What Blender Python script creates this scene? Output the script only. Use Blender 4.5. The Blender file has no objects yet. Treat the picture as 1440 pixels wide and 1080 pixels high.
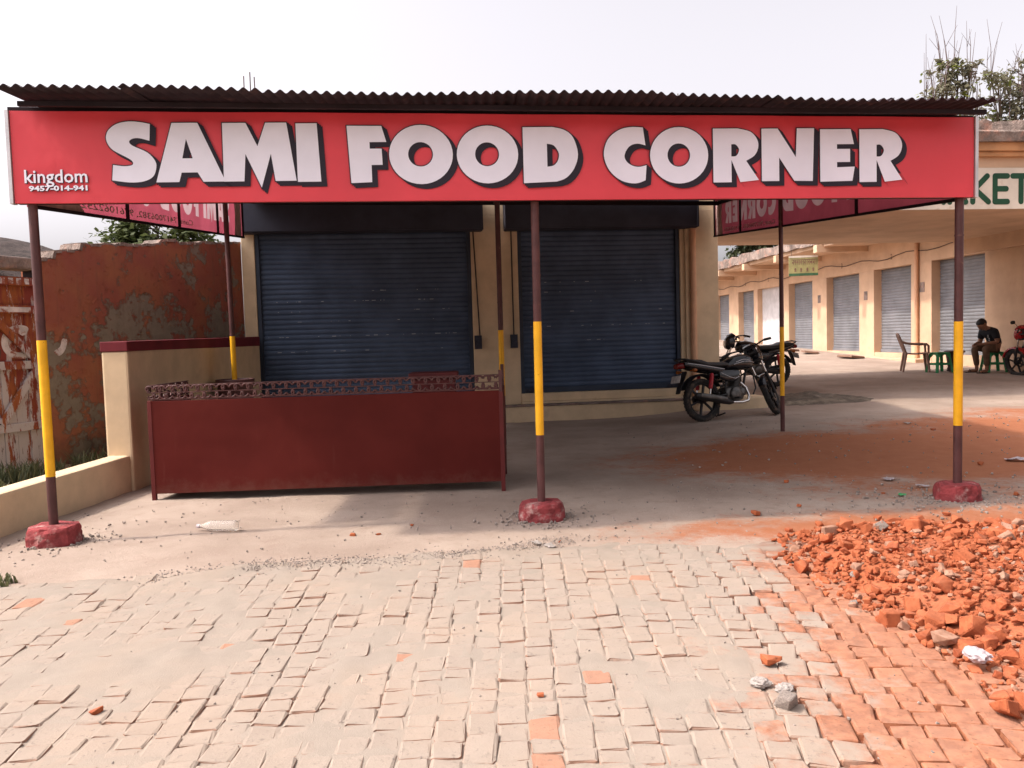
import bpy, bmesh, math, random
from mathutils import Vector, Matrix, noise as mnoise
R = math.radians
random.seed(7)
S = bpy.context.scene
COL = S.collection

# ------------------------------------------------------------ camera, sky, sun, exposure
cam = bpy.data.objects.new('camera', bpy.data.cameras.new('camera'))
COL.objects.link(cam); S.camera = cam
cam.data.sensor_width = 36.0; cam.data.lens = 28.75
cam.data.clip_start = 0.05; cam.data.clip_end = 4000
def _cam():
    F = 1150.0; roll = -0.029; vx, vy = 690.0, 474.0
    Y = Vector((vx-720, vy-540, F)).normalized()
    p2 = Vector((vx+1000-720, vy+1000*roll-540, F))
    n = Y.cross(p2).normalized()
    if n.y > 0: n = -n
    X = Y.cross(n)
    right = Vector((X.x, Y.x, n.x)); down = Vector((X.y, Y.y, n.y)); fwd = Vector((X.z, Y.z, n.z))
    m = Matrix((right, -down, -fwd)).transposed().to_4x4()
    m.translation = (0, 0, 1.32)
    cam.matrix_world = m
_cam()
SUN_DIR = Vector((0.80, 0.10, -1.0)).normalized()      # the way the light travels
elev = math.asin(-SUN_DIR.z)
w = bpy.data.worlds.new('World'); S.world = w; w.use_nodes = True
nt = w.node_tree; nt.nodes.clear()
sky = nt.nodes.new('ShaderNodeTexSky'); sky.sky_type = 'NISHITA'; sky.sun_disc = False
sky.sun_elevation = elev; sky.sun_rotation = math.atan2(-SUN_DIR.x, -SUN_DIR.y)
sky.air_density = 1.0; sky.dust_density = 6.0; sky.ozone_density = 1.0
hs = nt.nodes.new('ShaderNodeHueSaturation'); hs.inputs['Saturation'].default_value = 0.12
tint = nt.nodes.new('ShaderNodeMix'); tint.data_type = 'RGBA'; tint.blend_type = 'MULTIPLY'
tint.inputs['Factor'].default_value = 1.0; tint.inputs['B'].default_value = (1.22, 1.155, 1.195, 1)
bg = nt.nodes.new('ShaderNodeBackground'); bg.inputs['Strength'].default_value = 0.15
wo = nt.nodes.new('ShaderNodeOutputWorld')
nt.links.new(sky.outputs[0], hs.inputs['Color']); nt.links.new(hs.outputs[0], tint.inputs['A'])
nt.links.new(tint.outputs['Result'], bg.inputs['Color']); nt.links.new(bg.outputs[0], wo.inputs[0])
sl = bpy.data.lights.new('sun', 'SUN'); sl.energy = 2.4; sl.angle = R(2.2); sl.color = (1.0, 0.89, 0.76)
so = bpy.data.objects.new('sun', sl); COL.objects.link(so)
so.rotation_euler = SUN_DIR.to_track_quat('-Z', 'Y').to_euler(); so.location = (-20, 0, 30)
S.view_settings.view_transform = 'Standard'; S.view_settings.look = 'None'
S.view_settings.exposure = 0.85; S.view_settings.gamma = 1.0

# ------------------------------------------------------------ materials
class NT:
    def __init__(s, name):
        s.m = bpy.data.materials.new(name); s.m.use_nodes = True
        s.t = s.m.node_tree; s.b = s.t.nodes['Principled BSDF']
    def n(s, ty, **kw):
        nd = s.t.nodes.new(ty)
        for k, v in kw.items():
            if k.startswith('_'): setattr(nd, k[1:], v)
            else: nd.inputs[k].default_value = v
        return nd
    def l(s, a, b): s.t.links.new(a, b)
    def co(s, kind='world'):
        if kind == 'world': return s.n('ShaderNodeNewGeometry').outputs['Position']
        return s.n('ShaderNodeTexCoord').outputs['Object']
    def noise(s, co, scale, detail=4, rough=.6):
        nd = s.n('ShaderNodeTexNoise', Scale=scale, Detail=detail, Roughness=rough); s.l(co, nd.inputs['Vector']); return nd.outputs['Fac']
    def ramp(s, v, lo, hi):
        nd = s.n('ShaderNodeMapRange', **{'From Min': lo, 'From Max': hi}); nd.interpolation_type = 'SMOOTHSTEP'; s.l(v, nd.inputs['Value']); return nd.outputs[0]
    def mix(s, f, a, b):
        nd = s.n('ShaderNodeMix', _data_type='RGBA')
        for val, key in ((f, 'Factor'), (a, 'A'), (b, 'B')):
            if isinstance(val, (int, float)): nd.inputs[key].default_value = val
            elif isinstance(val, (tuple, list)): nd.inputs[key].default_value = (*val[:3], 1)
            else: s.l(val, nd.inputs[key])
        return nd.outputs['Result']
    def math(s, op, a, b=0.0):
        nd = s.n('ShaderNodeMath', _operation=op)
        for i, val in enumerate((a, b)):
            if isinstance(val, (int, float)): nd.inputs[i].default_value = val
            else: s.l(val, nd.inputs[i])
        return nd.outputs[0]
    def bump(s, v, strength=.3, dist=.01):
        nd = s.n('ShaderNodeBump', Strength=strength, Distance=dist); s.l(v, nd.inputs['Height']); s.l(nd.outputs[0], s.b.inputs['Normal'])
    def out(s, col, rough=.7, metal=0, spec=.3):
        if isinstance(col, (tuple, list)): s.b.inputs['Base Color'].default_value = (*col[:3], 1)
        else: s.l(col, s.b.inputs['Base Color'])
        if isinstance(rough, (int, float)): s.b.inputs['Roughness'].default_value = rough
        else: s.l(rough, s.b.inputs['Roughness'])
        s.b.inputs['Metallic'].default_value = metal; s.b.inputs['Specular IOR Level'].default_value = spec
        return s.m
MATS = {}
def mat(name, c, rough=.7, metal=0, var=.25, vs=3.0, spot=None, bs=60, bump=.15, dist=.004, co='obj', spec=.3):
    """plain painted surface: large tone variation, optional stains (colour, scale, lo, hi), fine bump"""
    t = NT(name); p = t.co(co)
    n1 = t.noise(p, vs, 5); dk = tuple(x*(1-var) for x in c); lt = tuple(min(1, x*(1+var*.6)) for x in c)
    col = t.mix(t.ramp(n1, .3, .7), dk, lt)
    if spot:
        sc, ss, lo, hi = spot
        col = t.mix(t.ramp(t.noise(p, ss, 6, .65), lo, hi), col, sc)
    if bump: t.bump(t.noise(p, bs, 3), bump, dist)
    MATS[name] = t.out(col, rough, metal, spec); return MATS[name]

mat('cream', (.60, .46, .30), .85, var=.12, spot=((.42, .31, .21), 2.2, .60, .80), bs=35, bump=.25)
mat('peach', (.55, .37, .245), .88, var=.14, vs=1.2, spot=((.42, .26, .16), 1.6, .58, .82), bs=30, bump=.25)
mat('maroon_paint', (.105, .013, .012), .55, var=.25, spot=((.13, .025, .02), 5, .60, .75), bump=.1)
mat('maroon_cap', (.15, .014, .022), .7, var=.2)
mat('post_brown', (.085, .032, .030), .5, var=.25, vs=8, spot=((.14, .07, .05), 14, .62, .72), bump=.15)
mat('post_yellow', (.78, .40, .012), .5, var=.12, vs=8, spot=((.25, .11, .02), 17, .66, .72), bump=.12)
mat('footing_red', (.24, .040, .042), .85, var=.4, vs=14, spot=((.40, .27, .24), 9, .52, .72), bs=45, bump=.8, dist=.012)
mat('shutter_blue', (.060, .088, .145), .55, metal=0, var=.25, vs=2, spot=((.09, .11, .15), 9, .64, .8), bs=90, bump=.1)
mat('shutter_edge', (.028, .040, .065), .5, var=.2)
mat('chip', (.45, .48, .5), .6, var=.1, bump=0)
mat('shutter_grey', (.185, .19, .205), .5, metal=.1, var=.18, vs=2, spot=((.13, .12, .12), 4, .6, .8), bump=.1)
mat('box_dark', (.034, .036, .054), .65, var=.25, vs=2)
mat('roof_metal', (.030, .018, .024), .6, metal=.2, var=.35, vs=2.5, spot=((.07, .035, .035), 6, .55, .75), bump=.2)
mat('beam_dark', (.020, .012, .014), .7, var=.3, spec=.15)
mat('sign_red', (.68, .052, .070), .42, var=.10, vs=1.1, bs=2.2, bump=.35, dist=.03, spec=.4)
mat('sign_white', (.80, .80, .90), .45, var=.06, vs=2, bump=0)
mat('sign_black', (.018, .012, .022), .5, var=.1, bump=0)
mat('alu', (.62, .60, .60), .35, metal=.6, var=.15)
mat('banner_back', (.34, .068, .10), .6, var=.2, vs=2, bs=200, bump=.1)
mat('banner_text', (.46, .33, .35), .6, var=.15, vs=3, bump=0)
mat('banner_pale', (.52, .34, .32), .6, var=.3, vs=7, bump=0)
mat('banner_dark', (.16, .035, .05), .6, var=.2, bump=0)
mat('gate_white', (.62, .55, .46), .85, var=.12, vs=2, spot=((.42, .30, .22), 3, .6, .8))
mat('gate_green', (.012, .060, .030), .7, var=.2, vs=6)
mat('cornice_orange', (.48, .25, .12), .85, var=.18, vs=3)
mat('old_concrete', (.22, .17, .145), .95, var=.4, vs=5, spot=((.36, .20, .15), 3, .5, .7), bs=25, bump=.9, dist=.03)
mat('white_plaster', (.50, .48, .48), .9, var=.15, spot=((.25, .23, .22), 2, .6, .75))
mat('pipe_peach', (.56, .32, .19), .6, var=.15)
mat('conduit', (.05, .035, .03), .6)
mat('rebar', (.10, .05, .035), .8)
mat('black_plastic', (.014, .013, .014), .42, var=.3, vs=6, spot=((.10, .075, .055), 3, .62, .85), bump=.1)
mat('black_gloss', (.010, .010, .013), .16, var=.2, vs=3, spot=((.07, .055, .045), 4, .60, .85), bump=0, spec=.5)
mat('red_gloss', (.30, .012, .014), .2, var=.2, bump=0, spec=.5)
mat('tyre', (.022, .020, .019), .85, var=.3, vs=20, spot=((.13, .09, .065), 8, .50, .75), bs=120, bump=.4)
mat('engine_metal', (.10, .095, .09), .42, metal=.7, var=.35, vs=14, bump=.2)
mat('chrome', (.62, .60, .58), .16, metal=1.0, var=.1, bump=0)
mat('silver_stripe', (.42, .41, .42), .3, metal=.5, var=.1, bump=0)
mat('shock_red', (.38, .018, .03), .35, var=.15)
mat('lens_red', (.13, .008, .008), .12, var=.1, bump=0)
mat('lens_amber', (.25, .07, .012), .15, var=.1, bump=0)
mat('lens_clear', (.55, .56, .58), .08, metal=.4, var=.1, bump=0)
mat('plate_white', (.38, .36, .34), .6, var=.3, vs=20)
mat('stool_green', (.025, .185, .070), .45, var=.15, vs=6)
mat('chair_brown', (.20, .115, .085), .5, var=.2, vs=6)
mat('tub_brown', (.040, .020, .018), .5, var=.2, vs=6)
mat('skin', (.20, .095, .055), .6, var=.12, vs=8, bump=.1)
mat('hair', (.010, .008, .008), .6, var=.3, vs=40, bs=120, bump=.5)
mat('shirt', (.011, .011, .015), .9, var=.3, vs=7, bs=25, bump=.6, dist=.01)
mat('shirt_print', (.30, .30, .30), .9, bump=0)
mat('trousers', (.105, .060, .036), .9, var=.25, vs=8, bs=20, bump=.6, dist=.01)
mat('sandal', (.03, .018, .014), .7)
mat('bark', (.10, .07, .05), .95, var=.4, vs=8, bs=30, bump=.9, dist=.02)
mat('twig', (.13, .09, .085), .9)
mat('thatch', (.055, .040, .036), .95, var=.5, vs=7, bs=40, bump=.9, dist=.03)
mat('paper', (.30, .265, .24), .85, var=.3, vs=18, spot=((.25, .2, .2), 30, .6, .65))
mat('plastic_bag', (.40, .34, .35), .3, var=.2, vs=12)
mat('green_scrap', (.04, .30, .10), .5)
mat('board_yellow', (.32, .29, .13), .6, var=.2, vs=4)
mat('board_green', (.05, .12, .06), .6)
mat('stone_grey', (.265, .22, .19), .9, var=.35, vs=14, bs=40, bump=.6, dist=.01)
mat('sand_wet', (.125, .100, .078), .98, var=.35, vs=9, spot=((.22, .18, .14), 6, .5, .7), bs=90, bump=.8, dist=.01)
mat('slab_brown', (.20, .115, .08), .9, var=.3, vs=6)

def foliage(name, c1, c2):
    t = NT(name); oi = t.n('ShaderNodeNewGeometry')
    col = t.mix(oi.outputs['Random Per Island'], c1, c2)
    t.b.inputs['Transmission Weight'].default_value = 0
    m = t.out(col, .6, 0, .3)
    tr = t.n('ShaderNodeBsdfTranslucent'); t.l(col, tr.inputs['Color'])
    mx = t.n('ShaderNodeMixShader', Fac=.35); t.l(t.b.outputs[0], mx.inputs[1]); t.l(tr.outputs[0], mx.inputs[2])
    t.l(mx.outputs[0], t.t.nodes['Material Output'].inputs['Surface']); MATS[name] = m
foliage('leaf_neem', (.045, .065, .022), (.11, .13, .05))
foliage('leaf_dusty', (.17, .165, .115), (.26, .25, .17))
foliage('leaf_light', (.13, .17, .035), (.24, .27, .06))
foliage('leaf_dark', (.035, .05, .022), (.07, .08, .035))
foliage('grass', (.055, .07, .03), (.14, .135, .065))

def flex(name, amount):
    t = MATS[name].node_tree; b = t.nodes['Principled BSDF']; tr = t.nodes.new('ShaderNodeBsdfTranslucent'); mx = t.nodes.new('ShaderNodeMixShader'); mx.inputs[0].default_value = amount
    t.links.new(b.inputs['Base Color'].links[0].from_socket, tr.inputs['Color']); t.links.new(b.outputs[0], mx.inputs[1]); t.links.new(tr.outputs[0], mx.inputs[2]); t.links.new(mx.outputs[0], t.nodes['Material Output'].inputs['Surface'])
for _n in ('banner_back', 'banner_text'): flex(_n, .5)
def clear_plastic():
    t = NT('clear_plastic'); t.out((.9, .86, .8), .12, 0, .5)
    t.b.inputs['Transmission Weight'].default_value = .75; t.b.inputs['IOR'].default_value = 1.15; MATS['clear_plastic'] = t.m
clear_plastic()

DUST = (.280, .236, .196)
def brick_dust_material(name, base_a, base_b, dusty=True):
    t = NT(name); p = t.co(); g = t.n('ShaderNodeNewGeometry')
    rnd = t.n('ShaderNodeObjectInfo').outputs['Random']
    isl = t.math('FRACT', t.math('ADD', rnd, g.outputs['Random Per Island']))
    col = t.mix(isl, base_a, base_b)
    col = t.mix(t.ramp(t.noise(p, 22, 5), .35, .7), col, tuple(x*1.25 for x in base_b))
    col = t.mix(t.ramp(t.noise(p, 55, 4), .58, .75), col, tuple(x*.55 for x in base_a))
    if dusty:
        sx = t.n('ShaderNodeSeparateXYZ'); t.l(p, sx.inputs[0])
        bx = t.math('MINIMUM', t.math('ADD', t.math('MULTIPLY', sx.outputs['Y'], .30), .30), 1.62)
        d = t.math('SUBTRACT', bx, sx.outputs['X'])
        d = t.math('ADD', d, t.math('MULTIPLY', t.math('SUBTRACT', t.noise(p, 2.2, 4), .5), 1.3))
        d = t.math('ADD', d, t.math('MULTIPLY', t.math('SUBTRACT', t.noise(p, 26, 4), .5), .5))
        d = t.math('ADD', d, t.math('MULTIPLY', t.math('SUBTRACT', isl, .6), .35))
        f = t.ramp(d, -.25, .22)
        sn = t.n('ShaderNodeSeparateXYZ'); t.l(g.outputs['Normal'], sn.inputs[0])
        up = t.ramp(sn.outputs['Z'], .35, .9)
        f = t.math('MULTIPLY', f, t.math('ADD', t.math('MULTIPLY', up, .46), .50))
        f = t.math('MULTIPLY', f, t.math('ADD', t.math('MULTIPLY', t.math('LESS_THAN', isl, .988), .6), .4))
        film = t.math('MULTIPLY', up, t.math('MULTIPLY', t.noise(p, 5, 5, .7), .42))                      # a thin film of dust on every flat top
        f = t.math('MAXIMUM', f, film)
        dn = t.mix(t.noise(p, 9, 5), tuple(x*.88 for x in DUST), tuple(min(1, x*1.12) for x in DUST))
        dn = t.mix(t.math('MULTIPLY', t.ramp(t.noise(p, 1.3, 3), .42, .65), .5), dn, (.315, .245, .190))
        dn = t.mix(t.ramp(t.noise(p, 34, 5, .75), .56, .70), dn, tuple(x*.72 for x in DUST))
        col = t.mix(f, col, dn)
    else:
        sn = t.n('ShaderNodeSeparateXYZ'); t.l(g.outputs['Normal'], sn.inputs[0])
        f = t.math('MULTIPLY', t.ramp(sn.outputs['Z'], .3, 1.0), t.ramp(t.noise(p, 3.5, 5, .7), .35, .75))
        col = t.mix(t.math('MULTIPLY', f, .30), col, (.33, .17, .11))
    t.bump(t.noise(p, 75, 5, .7), .5, .006)
    MATS[name] = t.out(col, .95, 0, .15)
brick_dust_material('paving_brick', (.235, .082, .041), (.310, .122, .064))
brick_dust_material('rubble_orange', (.225, .055, .024), (.300, .088, .038), False)
brick_dust_material('rubble_pale', (.24, .125, .08), (.29, .17, .12), False)

def sand_bed():
    t = NT('sand_bed'); p = t.co()
    sx = t.n('ShaderNodeSeparateXYZ'); t.l(p, sx.inputs[0])
    bx = t.math('MINIMUM', t.math('ADD', t.math('MULTIPLY', sx.outputs['Y'], .30), .30), 1.62)
    d = t.math('ADD', t.math('SUBTRACT', bx, sx.outputs['X']), t.math('MULTIPLY', t.math('SUBTRACT', t.noise(p, 2.2, 4), .5), 1.3))
    f = t.ramp(d, -.2, .25)
    tan = t.mix(t.noise(p, 11, 6), tuple(x*.85 for x in DUST), tuple(x*1.1 for x in DUST))
    tan = t.mix(t.math('MULTIPLY', t.ramp(t.noise(p, 1.3, 3), .42, .65), .45), tan, (.312, .243, .190))
    red = t.mix(t.noise(p, 30, 5), (.17, .058, .032), (.26, .105, .065))
    t.bump(t.math('ADD', t.noise(p, 60, 6, .7), t.noise(p, 240, 3)), .45, .005)
    MATS['sand_bed'] = t.out(t.mix(f, red, tan), .97, 0, .1)
sand_bed()

def ground_mat():
    t = NT('ground'); p = t.co()
    at = t.n('ShaderNodeAttribute', _attribute_name='orange').outputs['Fac']
    gr = t.n('ShaderNodeAttribute', _attribute_name='soil').outputs['Fac']
    base = t.mix(t.ramp(t.noise(p, .9, 6, .6), .3, .7), (.268, .205, .166), (.372, .297, .244))
    base = t.mix(t.ramp(t.noise(p, 5, 6, .7), .50, .75), base, (.27, .20, .16))
    base = t.mix(t.ramp(t.noise(p, 38, 4, .7), .60, .72), base, (.36, .29, .245))
    base = t.mix(t.ramp(t.noise(p, 70, 3, .7), .64, .74), base, (.16, .115, .095))
    org = t.mix(t.noise(p, 6, 6, .7), (.26, .090, .045), (.37, .155, .082))
    f = t.math('ADD', at, t.math('MULTIPLY', t.math('SUBTRACT', t.noise(p, 2.4, 6, .7), .5), .9))
    f = t.math('ADD', f, t.math('MULTIPLY', t.math('SUBTRACT', t.noise(p, 16, 6, .75), .5), .55))
    f = t.math('MULTIPLY', t.ramp(f, .28, .72), t.ramp(at, .02, .25))
    col = t.mix(f, base, org)
    soil = t.mix(t.noise(p, 7, 6, .7), (.13, .095, .06), (.27, .20, .13))
    col = t.mix(gr, col, soil)
    t.bump(t.math('ADD', t.noise(p, 28, 6, .7), t.math('MULTIPLY', t.noise(p, 160, 3), .5)), .55, .012)
    MATS['ground'] = t.out(col, .96, 0, .12)
ground_mat()

def old_wall_mat():
    t = NT('old_wall'); p = t.co()
    sx = t.n('ShaderNodeSeparateXYZ'); t.l(p, sx.inputs[0])
    paint = t.mix(t.ramp(t.noise(p, 1.1, 3), .38, .62), (.25, .080, .058), (.29, .115, .062))
    paint = t.mix(t.ramp(t.noise(p, 9, 6, .7), .52, .70), paint, (.25, .075, .045))
    plaster = t.mix(t.noise(p, 7, 6, .7), (.13, .110, .085), (.27, .225, .175))
    z = sx.outputs['Z']
    n = t.noise(p, 1.7, 8, .72)
    low = t.math('MULTIPLY', t.ramp(z, 2.6, 1.6), .055)
    n = t.math('ADD', t.math('MULTIPLY', n, .72), t.math('MULTIPLY', t.noise(p, 8, 8, .75), .28))
    f = t.ramp(t.math('ADD', n, low), .540, .585)
    col = t.mix(f, paint, plaster)
    mp = t.n('ShaderNodeMapping'); mp.inputs['Scale'].default_value = (7, 7, .5); t.l(p, mp.inputs['Vector'])
    col = t.mix(t.math('MULTIPLY', t.ramp(t.noise(mp.outputs[0], 1.2, 5, .7), .52, .75), .5), col, (.13, .075, .052))
    damp = t.ramp(t.math('ADD', z, t.math('MULTIPLY', t.noise(p, 2.5, 4), .9)), .95, .45)
    col = t.mix(t.math('MULTIPLY', damp, .75), col, (.055, .047, .036))
    h = t.math('ADD', t.math('MULTIPLY', f, -1.0), t.math('MULTIPLY', t.noise(p, 14, 6, .7), .8))
    t.bump(h, .8, .012)
    MATS['old_wall'] = t.out(col, .95, 0, .1)
old_wall_mat()
def counter_mat():
    t = NT('maroon_sheet'); p = t.co('obj')
    mp = t.n('ShaderNodeMapping'); mp.inputs['Scale'].default_value = (9, 9, .7); t.l(p, mp.inputs['Vector'])
    col = t.mix(t.ramp(t.noise(p, 1.6, 4), .3, .7), (.074, .0080, .0058), (.094, .0115, .0085))
    col = t.mix(t.math('MULTIPLY', t.ramp(t.noise(mp.outputs[0], 1.6, 6, .7), .60, .80), .4), col, (.13, .04, .03))
    sx = t.n('ShaderNodeSeparateXYZ'); t.l(p, sx.inputs[0])
    spl = t.ramp(t.math('ADD', sx.outputs['Z'], t.math('MULTIPLY', t.noise(p, 9, 6, .75), .45)), .42, .20)
    col = t.mix(t.math('MULTIPLY', spl, .35), col, (.15, .08, .06))
    col = t.mix(t.ramp(t.noise(p, 26, 6, .75), .66, .72), col, (.07, .025, .018))
    t.bump(t.math('ADD', t.noise(p, 1.7, 2), t.math('MULTIPLY', t.noise(p, 5, 2), .25)), .6, .02)
    MATS['maroon_sheet'] = t.out(col, .55, 0, .12)
counter_mat()
def door_mat():
    t = NT('door_paint'); p = t.co()
    sc = t.n('ShaderNodeMapping'); sc.inputs['Scale'].default_value = (6, 6, 1.2); t.l(p, sc.inputs['Vector'])
    v = sc.outputs[0]
    col = t.mix(t.ramp(t.noise(v, 1.2, 6, .7), .42, .58), (.19, .042, .030), (.27, .085, .030))
    sx = t.n('ShaderNodeSeparateXYZ'); t.l(p, sx.inputs[0])
    w_ = t.math('ADD', t.noise(v, 1.9, 8, .75), t.math('MULTIPLY', t.ramp(sx.outputs['Z'], 1.7, .3), .13))
    col = t.mix(t.ramp(w_, .55, .60), col, (.42, .38, .37))
    col = t.mix(t.ramp(t.noise(v, 2.7, 6, .7), .60, .66), col, (.09, .055, .04))
    t.bump(t.noise(v, 8, 6, .7), .6, .01)
    MATS['door_paint'] = t.out(col, .9, 0, .15)
door_mat()
mat('white_faded', (.52, .47, .45), .9, var=.3, vs=9, spot=((.25, .09, .06), 7, .52, .6))

# ------------------------------------------------------------ mesh helpers
class MB:
    def __init__(s): s.v = []; s.f = []; s.mi = []; s.smooth = []
    def add(s, vs, fs, mi=0, smooth=False):
        o = len(s.v); s.v += [Vector(v) for v in vs]
        for f in fs: s.f.append([i+o for i in f]); s.mi.append(mi); s.smooth.append(smooth)
        return s
    def box(s, a, b, mi=0):
        x0, y0, z0 = a; x1, y1, z1 = b
        return s.add([(x0,y0,z0),(x1,y0,z0),(x1,y1,z0),(x0,y1,z0),(x0,y0,z1),(x1,y0,z1),(x1,y1,z1),(x0,y1,z1)],
                     [(0,3,2,1),(4,5,6,7),(0,1,5,4),(1,2,6,5),(2,3,7,6),(3,0,4,7)], mi)
    def beam(s, p0, p1, w, h, up=(0,0,1), mi=0):
        p0 = Vector(p0); p1 = Vector(p1); d = (p1-p0).normalized(); u = Vector(up)
        x = d.cross(u)
        if x.length < 1e-4: x = d.cross(Vector((0,1,0)))
        x.normalize(); z = x.cross(d).normalized(); vs = []
        for p in (p0, p1):
            for a, b in ((-1,-1),(1,-1),(1,1),(-1,1)): vs.append(p + x*(a*w/2) + z*(b*h/2))
        return s.add(vs, [(0,1,2,3),(7,6,5,4),(0,4,5,1),(1,5,6,2),(2,6,7,3),(3,7,4,0)], mi)
    def tube(s, pts, r, seg=8, mi=0, closed=False, cap=True):
        pts = [Vector(p) for p in pts]; n = len(pts); rs = r if isinstance(r, (list, tuple)) else [r]*n
        rings = []; prev = None
        for i, p in enumerate(pts):
            if closed: d = pts[(i+1) % n]-pts[i-1]
            else: d = (pts[min(i+1, n-1)]-pts[max(i-1, 0)])
            d.normalize()
            if prev is None:
                a = d.cross(Vector((0,0,1)))
                if a.length < .05: a = d.cross(Vector((0,1,0)))
            else: a = prev - d*prev.dot(d)
            a.normalize(); prev = a; b = d.cross(a)
            rings.append([p + a*(math.cos(2*math.pi*k/seg)*rs[i]) + b*(math.sin(2*math.pi*k/seg)*rs[i]) for k in range(seg)])
        vs = [v for q in rings for v in q]; fs = []
        m = n if closed else n-1
        for i in range(m):
            j = (i+1) % n
            for k in range(seg):
                k2 = (k+1) % seg; fs.append((i*seg+k, i*seg+k2, j*seg+k2, j*seg+k))
        s.add(vs, fs, mi, True)
        if cap and not closed: s.add(rings[0], [tuple(range(seg))[::-1]], mi); s.add(rings[-1], [tuple(range(seg))], mi)
        return s
    def lathe(s, prof, seg=24, M=None, mi=0, smooth=True, cap=True):
        """prof: (r, z) about local z, M maps into place"""
        M = M or Matrix(); vs = []; n = len(prof)
        for r, z in prof:
            for k in range(seg): vs.append(M @ Vector((r*math.cos(2*math.pi*k/seg), r*math.sin(2*math.pi*k/seg), z)))
        fs = [(i*seg+k, i*seg+(k+1) % seg, (i+1)*seg+(k+1) % seg, (i+1)*seg+k) for i in range(n-1) for k in range(seg)]
        s.add(vs, fs, mi, smooth)
        if not cap: return s
        if prof[0][0] > 1e-4: s.add(vs[:seg], [tuple(range(seg))[::-1]], mi)
        if prof[-1][0] > 1e-4: s.add(vs[-seg:], [tuple(range(seg))], mi)
        return s
    def loft(s, secs, seg=16, mi=0, M=None):
        """secs: (x, cy, cz, halfwidth, halfheight, exponent) along x"""
        M = M or Matrix(); vs = []
        for x, cy, cz, hw, hh, e in secs:
            for k in range(seg):
                a = 2*math.pi*k/seg; c, q = math.cos(a), math.sin(a)
                vs.append(M @ Vector((x, cy + hw*math.copysign(abs(c)**(2/e), c), cz + hh*math.copysign(abs(q)**(2/e), q))))
        n = len(secs)
        fs = [(i*seg+k, (i+1)*seg+k, (i+1)*seg+(k+1) % seg, i*seg+(k+1) % seg) for i in range(n-1) for k in range(seg)]
        s.add(vs, fs, mi, True); s.add(vs[:seg], [tuple(range(seg))], mi); s.add(vs[-seg:], [tuple(range(seg))[::-1]], mi)
        return s
    def prism(s, poly, d0, d1, axis='y', mi=0):
        """poly in (a, z); extruded along axis from d0 to d1"""
        n = len(poly)
        mk = (lambda a, z, d: (a, d, z)) if axis == 'y' else ((lambda a, z, d: (d, a, z)) if axis == 'x' else (lambda a, z, d: (a, z, d)))
        vs = [mk(a, z, d0) for a, z in poly]+[mk(a, z, d1) for a, z in poly]
        return s.add(vs, [tuple(range(n)), tuple(range(2*n-1, n-1, -1))]+[(i, i+n, (i+1) % n+n, (i+1) % n) for i in range(n)], mi)
    def xf(s, M, start=0):
        for i in range(start, len(s.v)): s.v[i] = M @ s.v[i]
        return s
    def mesh(s, name, mats, bevel=0):
        me = bpy.data.meshes.new(name); me.from_pydata([tuple(v) for v in s.v], [], s.f)
        for m in mats: me.materials.append(MATS[m])
        me.polygons.foreach_set('material_index', s.mi); me.polygons.foreach_set('use_smooth', s.smooth)
        bm = bmesh.new(); bm.from_mesh(me); bmesh.ops.recalc_face_normals(bm, faces=bm.faces)
        if bevel:
            es = [e for e in bm.edges if e.is_manifold and e.calc_face_angle(0) > .7]
            bmesh.ops.bevel(bm, geom=es, offset=bevel, segments=2, profile=.6, affect='EDGES', clamp_overlap=True)
        bm.to_mesh(me); bm.free(); return me
    def build(s, name, mats, parent=None, world=False, bevel=0, kind=None, label=None):
        if isinstance(mats, str): mats = [mats]
        if world and parent is not None: s.xf(wm(parent).inverted())
        return link(name, s.mesh(name, mats, bevel), parent, kind, label)
def wm(o):
    m = Matrix.LocRotScale(o.location, o.rotation_euler, o.scale)
    return wm(o.parent) @ m if o.parent else m
def link(name, me, parent=None, kind=None, label=None):
    o = bpy.data.objects.new(name, me); COL.objects.link(o)
    if parent is not None: o.parent = parent
    if kind: o['kind'] = kind
    if label: o['label'] = label
    return o
def tag(o, label, cat, group=None, kind=None):
    o['label'] = label; o['category'] = cat
    if group: o['group'] = group
    if kind: o['kind'] = kind
    return o
def thing(name, label, cat, loc=(0,0,0), rz=0, group=None, rx=0):
    o = bpy.data.objects.new(name, None); COL.objects.link(o); o.empty_display_size = .2
    o.location = loc; o.rotation_euler = (rx, 0, rz)
    return tag(o, label, cat, group)
def copy_tree(o, parent=None):
    c = o.copy(); COL.objects.link(c)
    if parent is not None: c.parent = parent
    for ch in list(o.children): copy_tree(ch, c)
    return c
def sstep(a, b, x):
    t = max(0.0, min(1.0, (x-a)/(b-a))); return t*t*(3-2*t)
def gz(x, y):
    """height of the yard: nearly level in front, rising gently to the right and towards the rear shops"""
    z = .065*sstep(1.5, 3.5, x)*sstep(6.5, 9.8, y)
    z += .030*max(0.0, y-12)*sstep(2, 4, x) if y < 45 else .99*sstep(2, 4, x)
    return z
def nz(x, y, s=1.0, seed=0): return mnoise.noise(Vector((x*s, y*s, seed)))

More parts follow.
